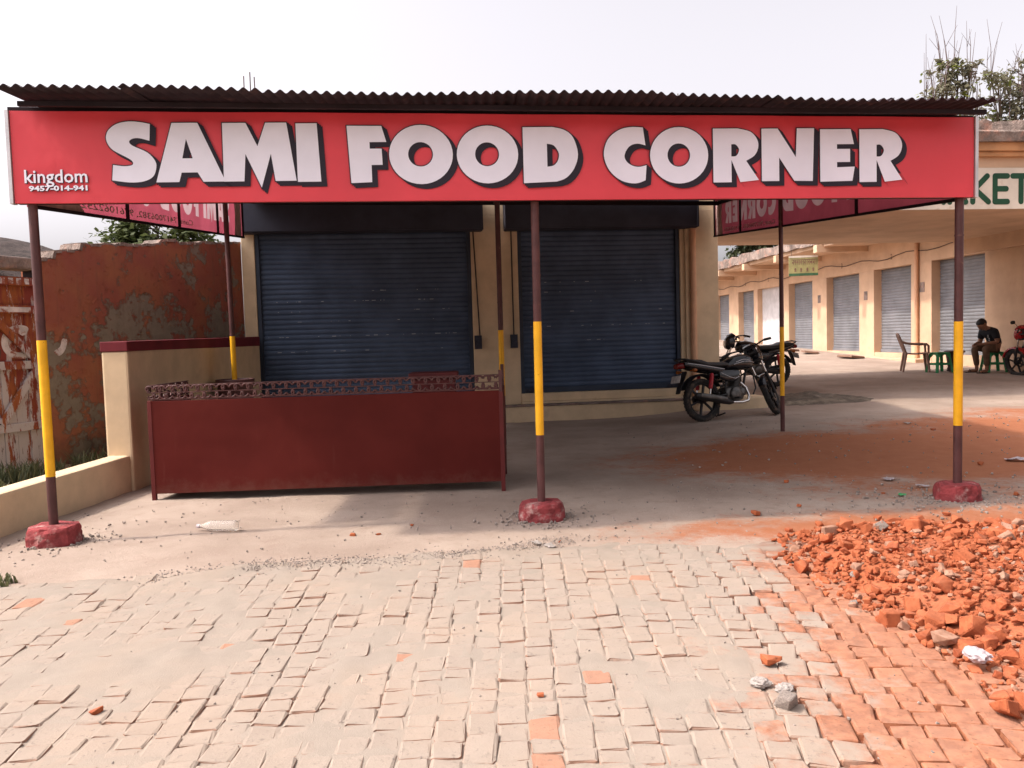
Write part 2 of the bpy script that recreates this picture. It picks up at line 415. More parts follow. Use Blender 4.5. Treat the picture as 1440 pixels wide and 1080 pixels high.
# ------------------------------------------------------------ ground
def axis(lo, hi, step, far):
    a = []; x = lo
    while x <= hi+1e-6: a.append(x); x += step
    g = step; l = [lo]; h = [hi]
    while l[-1] > -far: g *= 1.5; l.append(l[-1]-g)
    g = step
    while h[-1] < far: g *= 1.5; h.append(h[-1]+g)
    return l[:0:-1]+a+h[1:]
def make_ground():
    xs = axis(-7, 13, .10, 900); ys = axis(.5, 21, .10, 900)
    vs = []; og = []; so_ = []
    for y in ys:
        for x in xs:
            z = gz(x, y)
            inner = -8 < x < 14 and -1 < y < 30
            if inner: z += .012*nz(x, y, 1.6)+.006*nz(x, y, 6, 3)
            paved = sstep(5.2, 4.95, y - .09*x - max(0, -.25*(x+.3) if x < -.3 else 0)*-.45)
            if -4.6 < x < 5 and .6 < y < 5.2: z -= .09*sstep(4.85, 4.45, y+max(0, -x)*.16)
            vs.append((x, y, z))
            o = 0.0
            for cx, cy, rx, ry, k in ((4.2, 8.2, 2.6, 1.5, 1.25), (6.5, 9.6, 2.6, 1.5, .9), (2.6, 7.9, 1.6, .9, .7), (3.4, 6.6, 1.6, .9, .55), (3.0, 5.3, 2.4, .55, .8), (8.5, 11.0, 3.0, 1.2, .75), (1.4, 5.25, 1.2, .2, .5), (5.2, 5.6, 2, 1.4, .7)):
                d = ((x-cx)/rx)**2+((y-cy)/ry)**2
                o = max(o, k*math.exp(-d*.9))
            og.append(o); so_.append(sstep(-3.55, -3.8, x))
    nx = len(xs); fs = [(j*nx+i, j*nx+i+1, (j+1)*nx+i+1, (j+1)*nx+i) for j in range(len(ys)-1) for i in range(nx-1)]
    me = bpy.data.meshes.new('ground'); me.from_pydata(vs, [], fs); me.materials.append(MATS['ground'])
    me.polygons.foreach_set('use_smooth', [True]*len(fs))
    for nm, data in (('orange', og), ('soil', so_)):
        a = me.attributes.new(nm, 'FLOAT', 'POINT'); a.data.foreach_set('value', data)
    return link('ground', me, None, 'structure')
make_ground()

# ------------------------------------------------------------ brick paving
def brick_mesh(i):
    bm = bmesh.new(); bmesh.ops.create_cube(bm, size=1.0)
    rnd = random.Random(100+i)
    for v in bm.verts: v.co += Vector((rnd.uniform(-.05, .05), rnd.uniform(-.05, .05), rnd.uniform(-.05, .05)))
    top = [e for e in bm.edges if all(v.co.z > .2 for v in e.verts) or abs(e.verts[0].co.z-e.verts[1].co.z) > .5]
    bmesh.ops.bevel(bm, geom=top, offset=.09, segments=2, profile=.5, affect='EDGES', clamp_overlap=True)
    for v in bm.verts: v.co += Vector((rnd.uniform(-.035, .035), rnd.uniform(-.035, .035), rnd.uniform(-.035, .035)))
    me = bpy.data.meshes.new('brick'); bm.to_mesh(me); bm.free()
    me.materials.append(MATS['paving_brick']); return me
BR = [brick_mesh(i) for i in range(14)]
PAVE_TOP = .012
def rubble_edge(y):
    """left edge of the rubble heap"""
    pts = [(5.2, 2.05), (5.0, 1.78), (4.4, 1.62), (3.75, 1.66), (3.3, 1.78), (2.9, 1.79), (2.55, 1.74), (1.6, 1.85)]
    for (y0, x0), (y1, x1) in zip(pts, pts[1:]):
        if y1 <= y <= y0: return x0+(x1-x0)*(y0-y)/(y0-y1)
    return 2.05 if y > 5 else 2.1
def paving():
    # sand bed
    xs = [-4.4+.05*i for i in range(int(8.9/.05))]; ys = [.7+.05*i for i in range(int(4.55/.05))]
    vs = []
    for y in ys:
        for x in xs:
            bx = min(1.62, .30*y+.30)
            buried = sstep(-.25, .35, bx-x+.7*nz(x, y, 1.1, 5))
            z = PAVE_TOP - .023 + .0170*buried + .006*nz(x, y, 1.5, 9) + .009*nz(x, y, 4, 2) + .008*nz(x, y, 10, 4)
            z += .014*sstep(.55, .05, math.hypot((x-1.2)/.45, (y-3.55)/.35)) + .012*sstep(.6, .1, math.hypot((x-1.35)/.4, (y-4.3)/.4)) + .007*sstep(1, .2, math.hypot((x+1.5)/.8, (y-3.3)/.35))
            edge = sstep(4.45, 4.95, y+max(0, -x-.2)*.16)
            z += .004*edge+.001+.003*sstep(.2, -1.4, x)*sstep(2.2, 3.2, y)
            z -= .05*sstep(4.92, 5.2, y+.16*max(0, -x-.2)+.16*nz(x, y, 1.8, 6)+.08*nz(x, y, 7, 8))
            vs.append((x, y, z))
    nx = len(xs); fs = [(j*nx+i, j*nx+i+1, (j+1)*nx+i+1, (j+1)*nx+i) for j in range(len(ys)-1) for i in range(nx-1)]
    me = bpy.data.meshes.new('brick_paving'); me.from_pydata(vs, [], fs); me.materials.append(MATS['sand_bed'])
    me.polygons.foreach_set('use_smooth', [True]*len(fs))
    bed = link('brick_paving', me, None, 'structure')
    items = []; rnd = random.Random(3); pitch = .110
    for c in range(-40, 40):
        X0 = (c+.5)*pitch; y = .8+rnd.uniform(0, .2)
        while y < 4.98:
            ln = rnd.choice((.085, .095, .105, .115, .125, .15, .18))
            yc = y+ln/2; y += ln+rnd.uniform(.0, .008)
            k = 1+.05*(yc-3.5); xc = X0*k+.02*(yc-3.5)
            skew = .38*max(0.0, xc-.75)
            Yc = yc-skew
            if Yc > 4.95-max(0, -xc-.2)*.17+.05*nz(xc, 0, 2) or Yc < .75: continue
            if xc > rubble_edge(Yc)+.22 or abs(xc) > 4.2: continue
            rot = -math.atan(.05*X0+.02) - (.16 if xc > .75 else 0)*sstep(.6, 1.1, xc) + rnd.gauss(0, .03)
            w_ = pitch*k*rnd.uniform(.95, 1.0); h = .075
            z = PAVE_TOP - h/2 + rnd.gauss(0, .0022) + (rnd.uniform(.003, .007) if rnd.random() < .025 else 0)
            items.append((xc, Yc, z, w_, ln*.98, h, rot, rnd.gauss(0, .011), rnd.gauss(0, .011), rnd.randrange(14)))
    infr = lambda it: it[1] > 2.25 and abs(it[0]+.02) < .66*it[1]
    vis = sorted([it for it in items if infr(it)], key=lambda t: t[1])
    rest = vis[300:]+[it for it in items if not infr(it)]
    for x, y, z, w_, l_, h, r, a, b, k in vis[:300]:
        o = link('brick', BR[k], bed); o.location = (x, y, z); o.rotation_euler = (a, b, r); o.scale = (w_, l_, h)
    bm = bmesh.new()
    for x, y, z, w_, l_, h, r, a, b, k in rest:
        n0 = len(bm.verts); bm.from_mesh(BR[k]); bm.verts.ensure_lookup_table()
        M = Matrix.LocRotScale(Vector((x, y, z)), Matrix.Rotation(r, 3, 'Z') @ Matrix.Rotation(b, 3, 'Y') @ Matrix.Rotation(a, 3, 'X'), Vector((w_, l_, h)))
        for v in bm.verts[n0:]: v.co = M @ v.co
    me = bpy.data.meshes.new('far_bricks'); bm.to_mesh(me); bm.free(); me.materials.append(MATS['paving_brick'])
    link('far_bricks', me, bed, 'stuff')
paving()

# ------------------------------------------------------------ letters
def smooth_loop(pts, corners=(), n=4):
    N = len(pts); out = []
    for i in range(N):
        p0, p1, p2, p3 = pts[i-1], pts[i], pts[(i+1) % N], pts[(i+2) % N]
        if i in corners: p0 = p1
        if (i+1) % N in corners: p3 = p2
        for k in range(n):
            t = k/n
            q = [0.5*((2*b)+(-a+c)*t+(2*a-5*b+4*c-d)*t*t+(-a+3*b-3*c+d)*t**3) for a, b, c, d in zip(p0, p1, p2, p3)]
            out.append(tuple(q))
    return out
def ell(cx, cy, rx, ry, n=40): return [(cx+rx*math.cos(2*math.pi*k/n), cy+ry*math.sin(2*math.pi*k/n)) for k in range(n)]
def glyphs():
    G = {}
    G['S'] = (smooth_loop([(637,282),(632,355),(590,343),(562,345),(547,357),(560,375),(620,405),(650,440),(655,470),(640,510),(600,531),(540,535),(468,525),(475,458),(520,464),(553,460),(558,447),(540,430),(480,395),(457,365),(452,335),(465,305),(500,280),(550,270),(600,274)], (0,1,12,13)),)
    G['A'] = ([(0,0),(.26,-1),(.63,-1),(1,0),(.68,0),(.60,-.16),(.37,-.16),(.33,0)], [(.455,-.73),(.39,-.40),(.54,-.40)])
    G['M'] = ([(0,0),(.01,-1),(.33,-1),(.48,-.6),(.60,-1),(.89,-1),(1,0),(.71,0),(.66,-.47),(.515,.11),(.31,-.47),(.28,0)],)
    G['I'] = ([(0,0),(0,-1),(.9,-1),(1,0)],)
    G['F'] = ([(32,290),(172,292),(190,360),(122,360),(122,388),(170,388),(172,457),(127,457),(127,530),(43,533)],)
    G['O'] = (ell(336,414,131,126), ell(334,413,51,52))
    G['D'] = (smooth_loop([(767,300),(890,300),(940,312),(978,345),(997,415),(980,475),(945,515),(905,530),(767,535)], (0,1,7,8)), smooth_loop([(867,370),(895,377),(912,400),(917,420),(910,445),(893,462),(867,467)], (0,6)))
    G['C'] = (smooth_loop([(1275,298),(1285,375),(1250,367),(1215,380),(1195,420),(1212,452),(1250,467),(1288,460),(1283,525),(1240,538),(1180,525),(1130,480),(1108,415),(1125,350),(1170,310),(1220,296)], (0,1,7,8)),)
    G['R'] = (smooth_loop([(127,303),(230,303),(285,318),(312,350),(316,385),(300,418),(265,440),(318,522),(240,530),(203,435),(203,530),(127,530)], (0,1,6,7,8,9,10,11)), smooth_loop([(203,370),(222,371),(236,393),(224,418),(203,421)], (0,4)))
    G['N'] = ([(333,303),(400,303),(475,425),(480,303),(552,303),(545,527),(468,525),(405,425),(405,525),(333,525)],)
    G['E'] = ([(575,307),(708,307),(722,370),(648,370),(648,390),(705,390),(705,445),(648,445),(648,467),(725,465),(715,525),(575,527)],)
    out = {}
    for k, loops in G.items():
        xs = [p[0] for p in loops[0]]; ys = [p[1] for p in loops[0]]
        if k == 'M': y0, y1 = -1, 0
        else: y0, y1 = min(ys), max(ys)
        x0, x1 = min(xs), max(xs)
        out[k] = [[((x-x0)/(x1-x0), (y1-y)/(y1-y0)) for x, y in lp] for lp in loops]
    return out
GL = glyphs()
def curve_mesh(loops, offset=0.0, ext=.0008):
    cu = bpy.data.curves.new('t', 'CURVE'); cu.dimensions = '2D'; cu.fill_mode = 'BOTH'; cu.extrude = ext; cu.offset = offset
    for lp in loops:
        sp = cu.splines.new('POLY'); sp.points.add(len(lp)-1); sp.use_cyclic_u = True
        for q, (x, y) in zip(sp.points, lp): q.co = (x, y, 0, 1)
    return _curve_to_mesh(cu)
def _curve_to_mesh(cu):
    o = bpy.data.objects.new('t', cu); COL.objects.link(o)
    dg = bpy.context.evaluated_depsgraph_get(); dg.update()
    me = bpy.data.meshes.new_from_object(o.evaluated_get(dg)); bpy.data.objects.remove(o); bpy.data.curves.remove(cu)
    V = [v.co.copy() for v in me.vertices]; Fc = [tuple(p.vertices) for p in me.polygons]; bpy.data.meshes.remove(me)
    return V, Fc
def text_geo(body, size, offset=0.0, ext=.0008, shear=0.0, space=1.0):
    cu = bpy.data.curves.new('t', 'FONT'); cu.body = body; cu.size = size; cu.extrude = ext; cu.offset = offset; cu.shear = shear
    cu.space_character = space; cu.resolution_u = 2
    return _curve_to_mesh(cu)
def fit_text(geo, x0, x1, z0, z1):
    V, Fc = geo; xs = [v.x for v in V]; ys = [v.y for v in V]
    a, b, c, d = min(xs), max(xs), min(ys), max(ys)
    return [Vector((x0+(v.x-a)/(b-a)*(x1-x0), z0+(v.y-c)/(d-c)*(z1-z0), v.z)) for v in V], Fc
def up_geo(mb, geo, d, dx=0, dz=0, mirror=None):
    """stand a flat (x, y) shape upright on a plane facing -y, d proud of it"""
    V, Fc = geo; mb.add([((mirror-(v.x+dx)) if mirror is not None else v.x+dx, -d-v.z, v.y+dz) for v in V], Fc); return mb

# ------------------------------------------------------------ front sign
SA = R(3.346); SW = 6.665
def zb(u): return 2.292-.0083*u
def zt(u): return 2.893-.0130*u
LET = [('S',.607,.921,2.415,2.815),('A',.915,1.366,2.414,2.803),('M',1.355,1.834,2.413,2.80),('I',1.842,1.998,2.405,2.794),('F',2.181,2.444,2.392,2.776),('O',2.46,2.893,2.379,2.778),('O',2.92,3.343,2.378,2.77),('D',3.378,3.76,2.376,2.757),('C',3.942,4.243,2.364,2.753),('O',4.27,4.686,2.359,2.75),('R',4.722,5.052,2.363,2.737),('N',5.074,5.459,2.364,2.734),('E',5.503,5.758,2.358,2.726),('R',5.794,6.114,2.352,2.724)]
def front_sign():
    t = thing('shop_sign', 'long red shop sign reading SAMI FOOD CORNER in white block letters under the tin roof', 'sign', (-3.11, 5.54, 2.25), SA)
    Z = 2.25
    m = MB(); n = 24
    vs = []; 
    for i in range(n+1):
        u = SW*i/n; wv = .004*math.sin(i*1.7)+.003*math.sin(i*.6)
        vs += [(u, wv, zb(u)-Z), (u, wv*.4, (zb(u)+zt(u))/2-Z), (u, wv, zt(u)-Z), (u, .03, zb(u)-Z), (u, .03, zt(u)-Z)]
    fs = []
    for i in range(n):
        a = i*5; b = a+5
        fs += [(a, b, b+1, a+1), (a+1, b+1, b+2, a+2), (a+2, b+2, b+4, a+4), (a+3, b+3, b, a), (a+4, b+4, b+3, a+3)]
    fs += [(0, 1, 2, 4, 3), tuple(n*5+k for k in (3, 4, 2, 1, 0))]
    m.add(vs, fs); m.build('banner', 'sign_red', t)
    for u0, u1 in ((-.028, -.004), (SW+.004, SW+.028)):
        m = MB(); u = (u0+u1)/2; m.box((u0, -.012, zb(u)-Z-.005), (u1, .045, zt(u)-Z+.005)); m.build('end_strip', 'alu', t, bevel=.002)
    for z0 in (zb, zt):
        m = MB(); m.beam((0, .052, z0(0)-Z+(.02 if z0 is zb else -.02)), (SW, .052, z0(SW)-Z+(.02 if z0 is zb else -.02)), .04, .04); m.build('frame_bar', 'beam_dark', t)
    for k, u0, u1, z0, z1 in LET:
        loops = [[(u0+x*(u1-u0), z0+y*(z1-z0)-Z) for x, y in lp] for lp in GL[k]]
        m = MB(); up_geo(m, curve_mesh(loops), .0125); L = m.build('letter', 'sign_white', t)
        m = MB()
        for q, (dx, dz) in enumerate(((0, 0), (.011, -.009), (.022, -.018), (.032, -.027))):
            up_geo(m, curve_mesh(loops, .0065), .0105-.0004*q, dx, dz)
        m.build('letter_shadow', 'sign_black', L)
    m = MB(); up_geo(m, fit_text(text_geo('kingdom', .1, .0012, shear=.0), .075, .474, 2.392-Z, 2.506-Z), .012)
    L = m.build('painter_name', 'sign_white', t, label='small white lettering reading kingdom')
    m = MB(); up_geo(m, fit_text(text_geo('kingdom', .1, .0022), .079, .479, 2.387-Z, 2.502-Z), .0102); m.build('letter_shadow', 'sign_black', L)
    m = MB(); up_geo(m, fit_text(text_geo('9457-014-941', .05, .0018), .099, .471, 2.366-Z, 2.402-Z), .0128)
    L = m.build('painter_phone', 'sign_white', t, label='small white telephone number 9457-014-941')
    m = MB(); up_geo(m, fit_text(text_geo('9457-014-941', .05, .003), .101, .474, 2.361-Z, 2.398-Z), .0112); m.build('letter_shadow', 'sign_black', L)
front_sign()

# ------------------------------------------------------------ canopy
PF = [(-3.02, 5.60), (.33, 5.83), (3.47, 6.0)]                 # front posts
PB = [(-3.10, 9.95), (.125, 9.95), (3.53, 9.85)]               # rear posts
def roof_z(x, y):
    """underside of the tin sheets"""
    u = (x+3.11)/6.67
    return 2.948-.098*u+(y-5.6-.4*u)*.072
def canopy():
    t = thing('tin_canopy', 'dark corrugated tin canopy on brown and yellow posts in front of the shutters', 'canopy', (.2, 7.5, 0))
    def post(x, y, r, zt_, y0, y1, base, lean=(0, 0)):
        zb_ = gz(x, y)+base
        P = lambda z: (x+lean[0]*(z-zb_), y+lean[1]*(z-zb_), z)
        m = MB(); m.tube([P(zb_-.05), P(y0+.01)], r, 14); m.tube([P(y0+.004), P(y1-.004)], r*.97, 14); m.tube([P(y1-.01), P(zt_)], r*.985, 14)
        for zz in (1.72+.07*x, ): m.tube([P(zz), P(zz+.012)], r*1.06, 14)
        o = m.build('post', 'post_brown', t, world=True)
        m = MB(); m.tube([P(y0), P(y1)], r*1.03, 14); m.build('yellow_band', 'post_yellow', o, world=True)
    post(*PF[0], .030, 2.88, .46, 1.385, .13, (-.004, 0)); post(*PF[1], .029, 2.84, .61, 1.42, .13, (.004, 0)); post(*PF[2], .031, 2.79, .56, 1.335, .13, (.004, 0))
    post(*PB[0], .030, roof_z(*PB[0])-.06, .88, 1.42, 0, (-.006, 0)); post(*PB[1], .032, roof_z(*PB[1])-.06, .6, 1.40, 0); post(*PB[2], .026, roof_z(*PB[2])-.06, .505, 1.34, 0)
    for i, (x, y) in enumerate(PF):                             # red painted footings cast round the front posts
        rnd = random.Random(40+i); m = MB(); n = 18; rings = []
        for zz, rr in ((-.03, .165), (.02, .168), (.06, .162), (.10, .157), (.125, .148), (.132, .10)):
            ring = []
            for k in range(n):
                a = 2*math.pi*k/n; sq = 1/max(abs(math.cos(a)), abs(math.sin(a))); q = rr*(.80+.2*min(sq, 1.35))*(1.0 if i else 1.05)
                q *= 1+rnd.uniform(-.045, .045); ring.append((x+q*math.cos(a), y+q*.85*math.sin(a), gz(x, y)+zz+rnd.uniform(-.006, .006)))
            rings.append(ring)
        vs = [v for r_ in rings for v in r_]
        m.add(vs, [(a*n+k, a*n+(k+1) % n, (a+1)*n+(k+1) % n, (a+1)*n+k) for a in range(len(rings)-1) for k in range(n)])
        m.add(rings[-1], [tuple(range(n))]); m.build('footing', 'footing_red', t, world=True)
    # frame
    zf = lambda p: roof_z(*p)-.045
    def bar(p, q, w_=.05, h=.06, name='beam'):
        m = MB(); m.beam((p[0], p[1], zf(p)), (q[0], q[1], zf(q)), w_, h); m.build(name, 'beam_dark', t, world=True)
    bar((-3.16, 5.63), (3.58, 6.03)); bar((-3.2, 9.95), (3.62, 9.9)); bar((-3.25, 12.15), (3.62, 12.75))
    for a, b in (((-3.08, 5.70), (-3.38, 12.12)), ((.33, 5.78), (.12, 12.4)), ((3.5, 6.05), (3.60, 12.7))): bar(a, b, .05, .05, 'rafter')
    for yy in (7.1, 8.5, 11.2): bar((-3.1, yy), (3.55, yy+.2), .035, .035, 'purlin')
    bar((-2.95, 5.36), (3.5, 5.72), .03, .03, 'purlin')
    # corrugated sheets
    cuts = [-2.99, -2.22, -1.42, -.60, .25, 1.12, 1.98, 2.74, 3.53]
    rnd = random.Random(5); seg = 7; pit = .072
    for i in range(8):
        x0, x1 = cuts[i]-.03, cuts[i+1]+.02
        n = int((x1-x0)/pit*seg); fo = [0, -.05, .0, .03, -.06, .015, -.03, .02][i]; lift = rnd.uniform(0, .006)+(.006 if i % 2 else 0)
        vs = []
        ysn = 8
        for j in range(ysn+1):
            for k in range(n+1):
                x = x0+(x1-x0)*k/n; u = (x+3.11)/6.67
                ya = 5.17+.42*u+fo*.7; yb = 12.2+.62*u; y = ya+(yb-ya)*j/ysn
                x += .42*(j/ysn)*min(0.0, x/3.0)+.09*(j/ysn)*max(0.0, x/3.5)
                sag = .012*math.sin(x*1.9)+.008*nz(x, y, 1.2, i)
                z = roof_z(x, y)+.012+lift+.012*math.sin(2*math.pi*x/pit)+sag*(1 if j == 0 else .5)
                vs.append((x, y, z))
        nn = n+1; fs = [(j*nn+k, j*nn+k+1, (j+1)*nn+k+1, (j+1)*nn+k) for j in range(ysn) for k in range(n)]
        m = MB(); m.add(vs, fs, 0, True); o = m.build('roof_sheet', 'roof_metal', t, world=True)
        md = o.modifiers.new('thickness', 'SOLIDIFY'); md.thickness = .0016
canopy()

def side_banner(x0, y0, x1, y1, zb0, zb1, label, left):
    """flex banner hung along the side of the canopy: we look at its inner face, where the print shows through reversed"""
    L = math.hypot(x1-x0, y1-y0); ang = math.atan2(y1-y0, x1-x0)
    t = thing('side_banner', label, 'banner', (x0, y0, zb0), ang)
    sl = (zb1-zb0)/L; H = .58
    sd = 1 if not left else -1                                 # inner face looks to -x side (right banner) or +x side (left banner)
    inn = (lambda d: d) if not left else (lambda d: -d)        # local y of the inner face; local x runs to the rear
    f = .022
    for zz in (.0, H):
        m = MB(); m.beam((0, inn(f), zz+.006), (L, inn(f), zz+sl*L+.006), .024, .024); m.build('frame_bar', 'beam_dark', t)
    for u in ([.03, L*.29, L*.53, L*.78, L-.03] if left else [.03, L*.26, L*.56, L*.80, L-.03]):
        m = MB(); m.beam((u, inn(f), sl*u), (u, inn(f), H+sl*u), .024, .024, up=(1, 0, 0)); m.build('frame_bar', 'beam_dark', t)
    # print: laid out on the outer face left to right, read here from behind
    def lay(geo, name, mt, d, kind=None):
        V, Fc = geo; mb = MB()
        # outside reader's x axis: on the left banner the outside reader looks towards +x, reading direction runs to the front (-u); on the right banner to the rear (+u)
        mb.add([((L-v.x) if left else v.x, inn(d)+v.z*sd, v.y+sl*((L-v.x) if left else v.x)) for v in V], Fc); mb.build(name, mt, t, kind=kind)
    w0 = .62; holes = []
    total = 6.12; sc = (L-w0-.55)/(6.12-.6)
    for k, u0, u1, z0, z1 in LET:
        a0 = w0+(u0-.6)*sc+.009; a1 = w0+(u1-.6)*sc-.009
        loops = [[(a0+x*(a1-a0), .17+y*.34) for x, y in lp] for lp in GL[k]]
        if not left: a0, a1 = a0, a1
        holes += loops; lay(curve_mesh(loops, 0, 0), 'letter', 'banner_text', 0)
    lay(curve_mesh([[(0, 0), (L, 0), (L, H), (0, H)]]+holes, 0, 0), 'banner', 'banner_back', 0)
    tx = 'Cont: 7417006382, 9761062252'
    xa, xb = (L*.38, L*.86) if left else (L*.60, L*.92)
    lay(fit_text(text_geo(tx, .1, .001), xa, xb, .045, .115), 'phone_line', 'banner_pale', .004, 'stuff')
    pale = [(.05, .02), (.42, .02), (.36, .3), (.40, .55), (.05, .55)]
    lay(curve_mesh([pale] if left else [[(L-x, y) for x, y in pale][::-1]]), 'picture_panel', 'banner_pale', .003)
    if left: lay(curve_mesh([[(L-x, y) for x, y in [(.05, .0+.02), (.9, .02), (.75, .12), (.05, .16)]][::-1]]), 'picture_panel', 'banner_pale', .003)
side_banner(-3.10, 5.66, -3.42, 11.6, 2.285, 2.80, 'red side banner seen from behind, hanging over the low boundary wall', True)
side_banner(3.55, 6.04, 3.60, 12.95, 2.235, 2.80, 'red side banner seen from behind, hanging beside the market gateway', False)

# ------------------------------------------------------------ shop building
FA = R(5.7); FO = Vector((.16, 12.78, 0))
def shutter_mesh(w_, h, pitch=.075):
    """curved interlocking slats in the local xz plane, facing -y"""
    m = MB(); n = int(h/pitch); prof = []
    for i in range(n):
        z = i*h/n; p = h/n
        prof += [(0.0, z+.004), (-.010, z+p*.30), (-.012, z+p*.55), (-.008, z+p*.8), (.004, z+p*.93), (.004, z+p)]
    vs = [(x, y, z) for x in (0, w_) for y, z in prof]; k = len(prof)
    m.add(vs, [(i, i+k, i+1+k, i+1) for i in range(k-1)])
    return m
def shop():
    t = thing('shop_building', 'cream two-shutter shop building behind the tin canopy', 'building', FO, FA)
    H = 4.15; D = 4.7; U0, U1 = -3.86, 3.52
    bays = [(-3.67, -.43, .37), (.30, 2.91, .42)]
    # walls with two shutter openings
    for u0, u1, nm in ((U0, -3.67, 'wall'), (-.43, .30, 'wall'), (2.91, U1, 'wall')):
        m = MB(); m.box((u0, 0, -.1), (u1, .32, 3.2)); m.build(nm, 'cream', t, bevel=.012)
    m = MB(); m.box((U0, .0, 3.2), (U1, .32, H)); m.build('wall', 'cream', t)
    for u in (U0, U1-.25): m = MB(); m.box((u, .32, -.1), (u+.25, D, H)); m.build('wall', 'cream', t)
    m = MB(); m.box((U0, D, -.1), (U1, D+.25, H)); m.build('wall', 'cream', t)
    m = MB(); m.box((U0-.1, -.14, H), (U1+.1, D+.3, H+.14)); m.build('roof_slab', 'old_concrete', t)
    m = MB(); m.box((2.98, -.055, .3), (U1+.004, 0.002, 3.25)); m.build('pillar', 'cream', t, bevel=.01)
    for k, (u0, u1, zb_) in enumerate(bays):
        m = MB(); m.box((u0, -.10 if k else -.1, -.1), (u1, .3, zb_-.13)); m.box((u0+.002, .0, zb_-.13), (u1-.002, .3, zb_-.004)); m.build('sill', 'cream', t, bevel=.008)
        m = shutter_mesh(u1-u0-.12, 2.96-zb_-.08)
        for v in m.v: v += Vector((u0+.06, .10, zb_+.08))
        s = m.build('shutter', 'shutter_blue', t)
        m = MB(); m.box((u0+.06, .06, zb_), (u1-.06, .115, zb_+.085)); m.build('bottom_bar', 'shutter_edge', s, bevel=.006)
        # bright chips where the paint rubs on the slat edges
        rnd = random.Random(9+k); m = MB()
        for q in range(70 if k == 0 else 34):
            row = rnd.choice((9, 12, 12, 15, 17, 19, 19, 21)); hh = 2.96-zb_-.08; n_ = int(hh/.075); z = zb_+.08+(row+.5)*hh/n_
            u = rnd.uniform(u0+.1, u1-.2); l_ = rnd.choice((.01, .014, .02, .035, .06))
            m.box((u, .0868, z), (u+l_, .0888, z+rnd.uniform(.004, .008)))
        m.build('paint_chips', 'chip', s, kind='stuff')
        for u in (u0, u1-.06):
            m = MB(); m.box((u, .03, zb_-.003), (u+.06, .16, 2.97)); m.build('guide_rail', 'shutter_edge', t, bevel=.004)
        for u in (u0+.05, u1-.22):
            m = MB(); m.box((u, .045, zb_+.02), (u+.17, .06, zb_+.065)); m.lathe([(.022, 0), (.022, .02), (.01, .026)], 10, Matrix.Translation((u+.085, .045, zb_+.042)) @ Matrix.Rotation(R(90), 4, 'X')); m.build('lock', 'box_dark', s)
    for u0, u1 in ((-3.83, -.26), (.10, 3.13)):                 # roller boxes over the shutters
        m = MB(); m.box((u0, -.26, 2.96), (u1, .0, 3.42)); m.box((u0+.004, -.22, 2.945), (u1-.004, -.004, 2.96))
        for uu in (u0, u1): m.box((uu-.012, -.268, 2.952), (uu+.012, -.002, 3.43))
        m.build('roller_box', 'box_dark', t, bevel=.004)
    for u in (-.36, .20):                                       # hand-chain housings on the pier
        m = MB(); m.tube([(u+.03*(1 if u < 0 else 0), -.03, 1.35), (u-.03*(1 if u < 0 else 0), -.03, 2.95)], .011, 8); c = m.build('conduit', 'conduit', t)
        m = MB(); m.box((u-.055, -.075, 1.14), (u+.055, -.0, 1.35)); m.box((u-.035, -.10, 1.18), (u+.035, -.073, 1.31)); m.lathe([(.03, 0), (.03, .03), (.012, .035)], 10, Matrix.Translation((u, -.098, 1.235)) @ Matrix.Rotation(R(90), 4, 'X'))
        m.build('switch_box', 'box_dark', t, bevel=.004)
    m = MB(); m.tube([(3.09, -.10, .25), (3.09, -.10, 3.5)], .048, 12); m.tube([(3.09, -.1, 1.9), (3.09, -.1, 1.96)], .056, 12); m.build('drain_pipe', 'pipe_peach', t)
    # plinth and the step in front, running past the corner pillar
    m = MB(); m.box((-.40, -.30, -.1), (3.5, -.10, .235)); m.build('plinth', 'cream', t, bevel=.015)
    m = MB(); m.box((-.42, -.32, .235), (3.5, -.10, .262)); m.build('plinth_edge', 'old_concrete', t, bevel=.01)
    m = MB(); m.box((3.0, -.52, -.05), (4.12, -.06, .27)); m.build('step_block', 'cream', t, bevel=.02)
    for u, n_ in ((-3.74, 3), (2.98, 2), (-.1, 2)):                            # reinforcement left standing for the next floor
        rnd = random.Random(int(u*10)+50)
        for q in range(n_):
            m = MB(); uu = u+q*.085; top = 5.34+rnd.uniform(-.06, .08) if u < -3 else 5.10+rnd.uniform(0, .08)
            m.tube([(uu, .15+.06*(q % 2), H), (uu+rnd.uniform(-.02, .02), .15, top)], .008, 6); m.build('rebar', 'rebar', t)
shop()

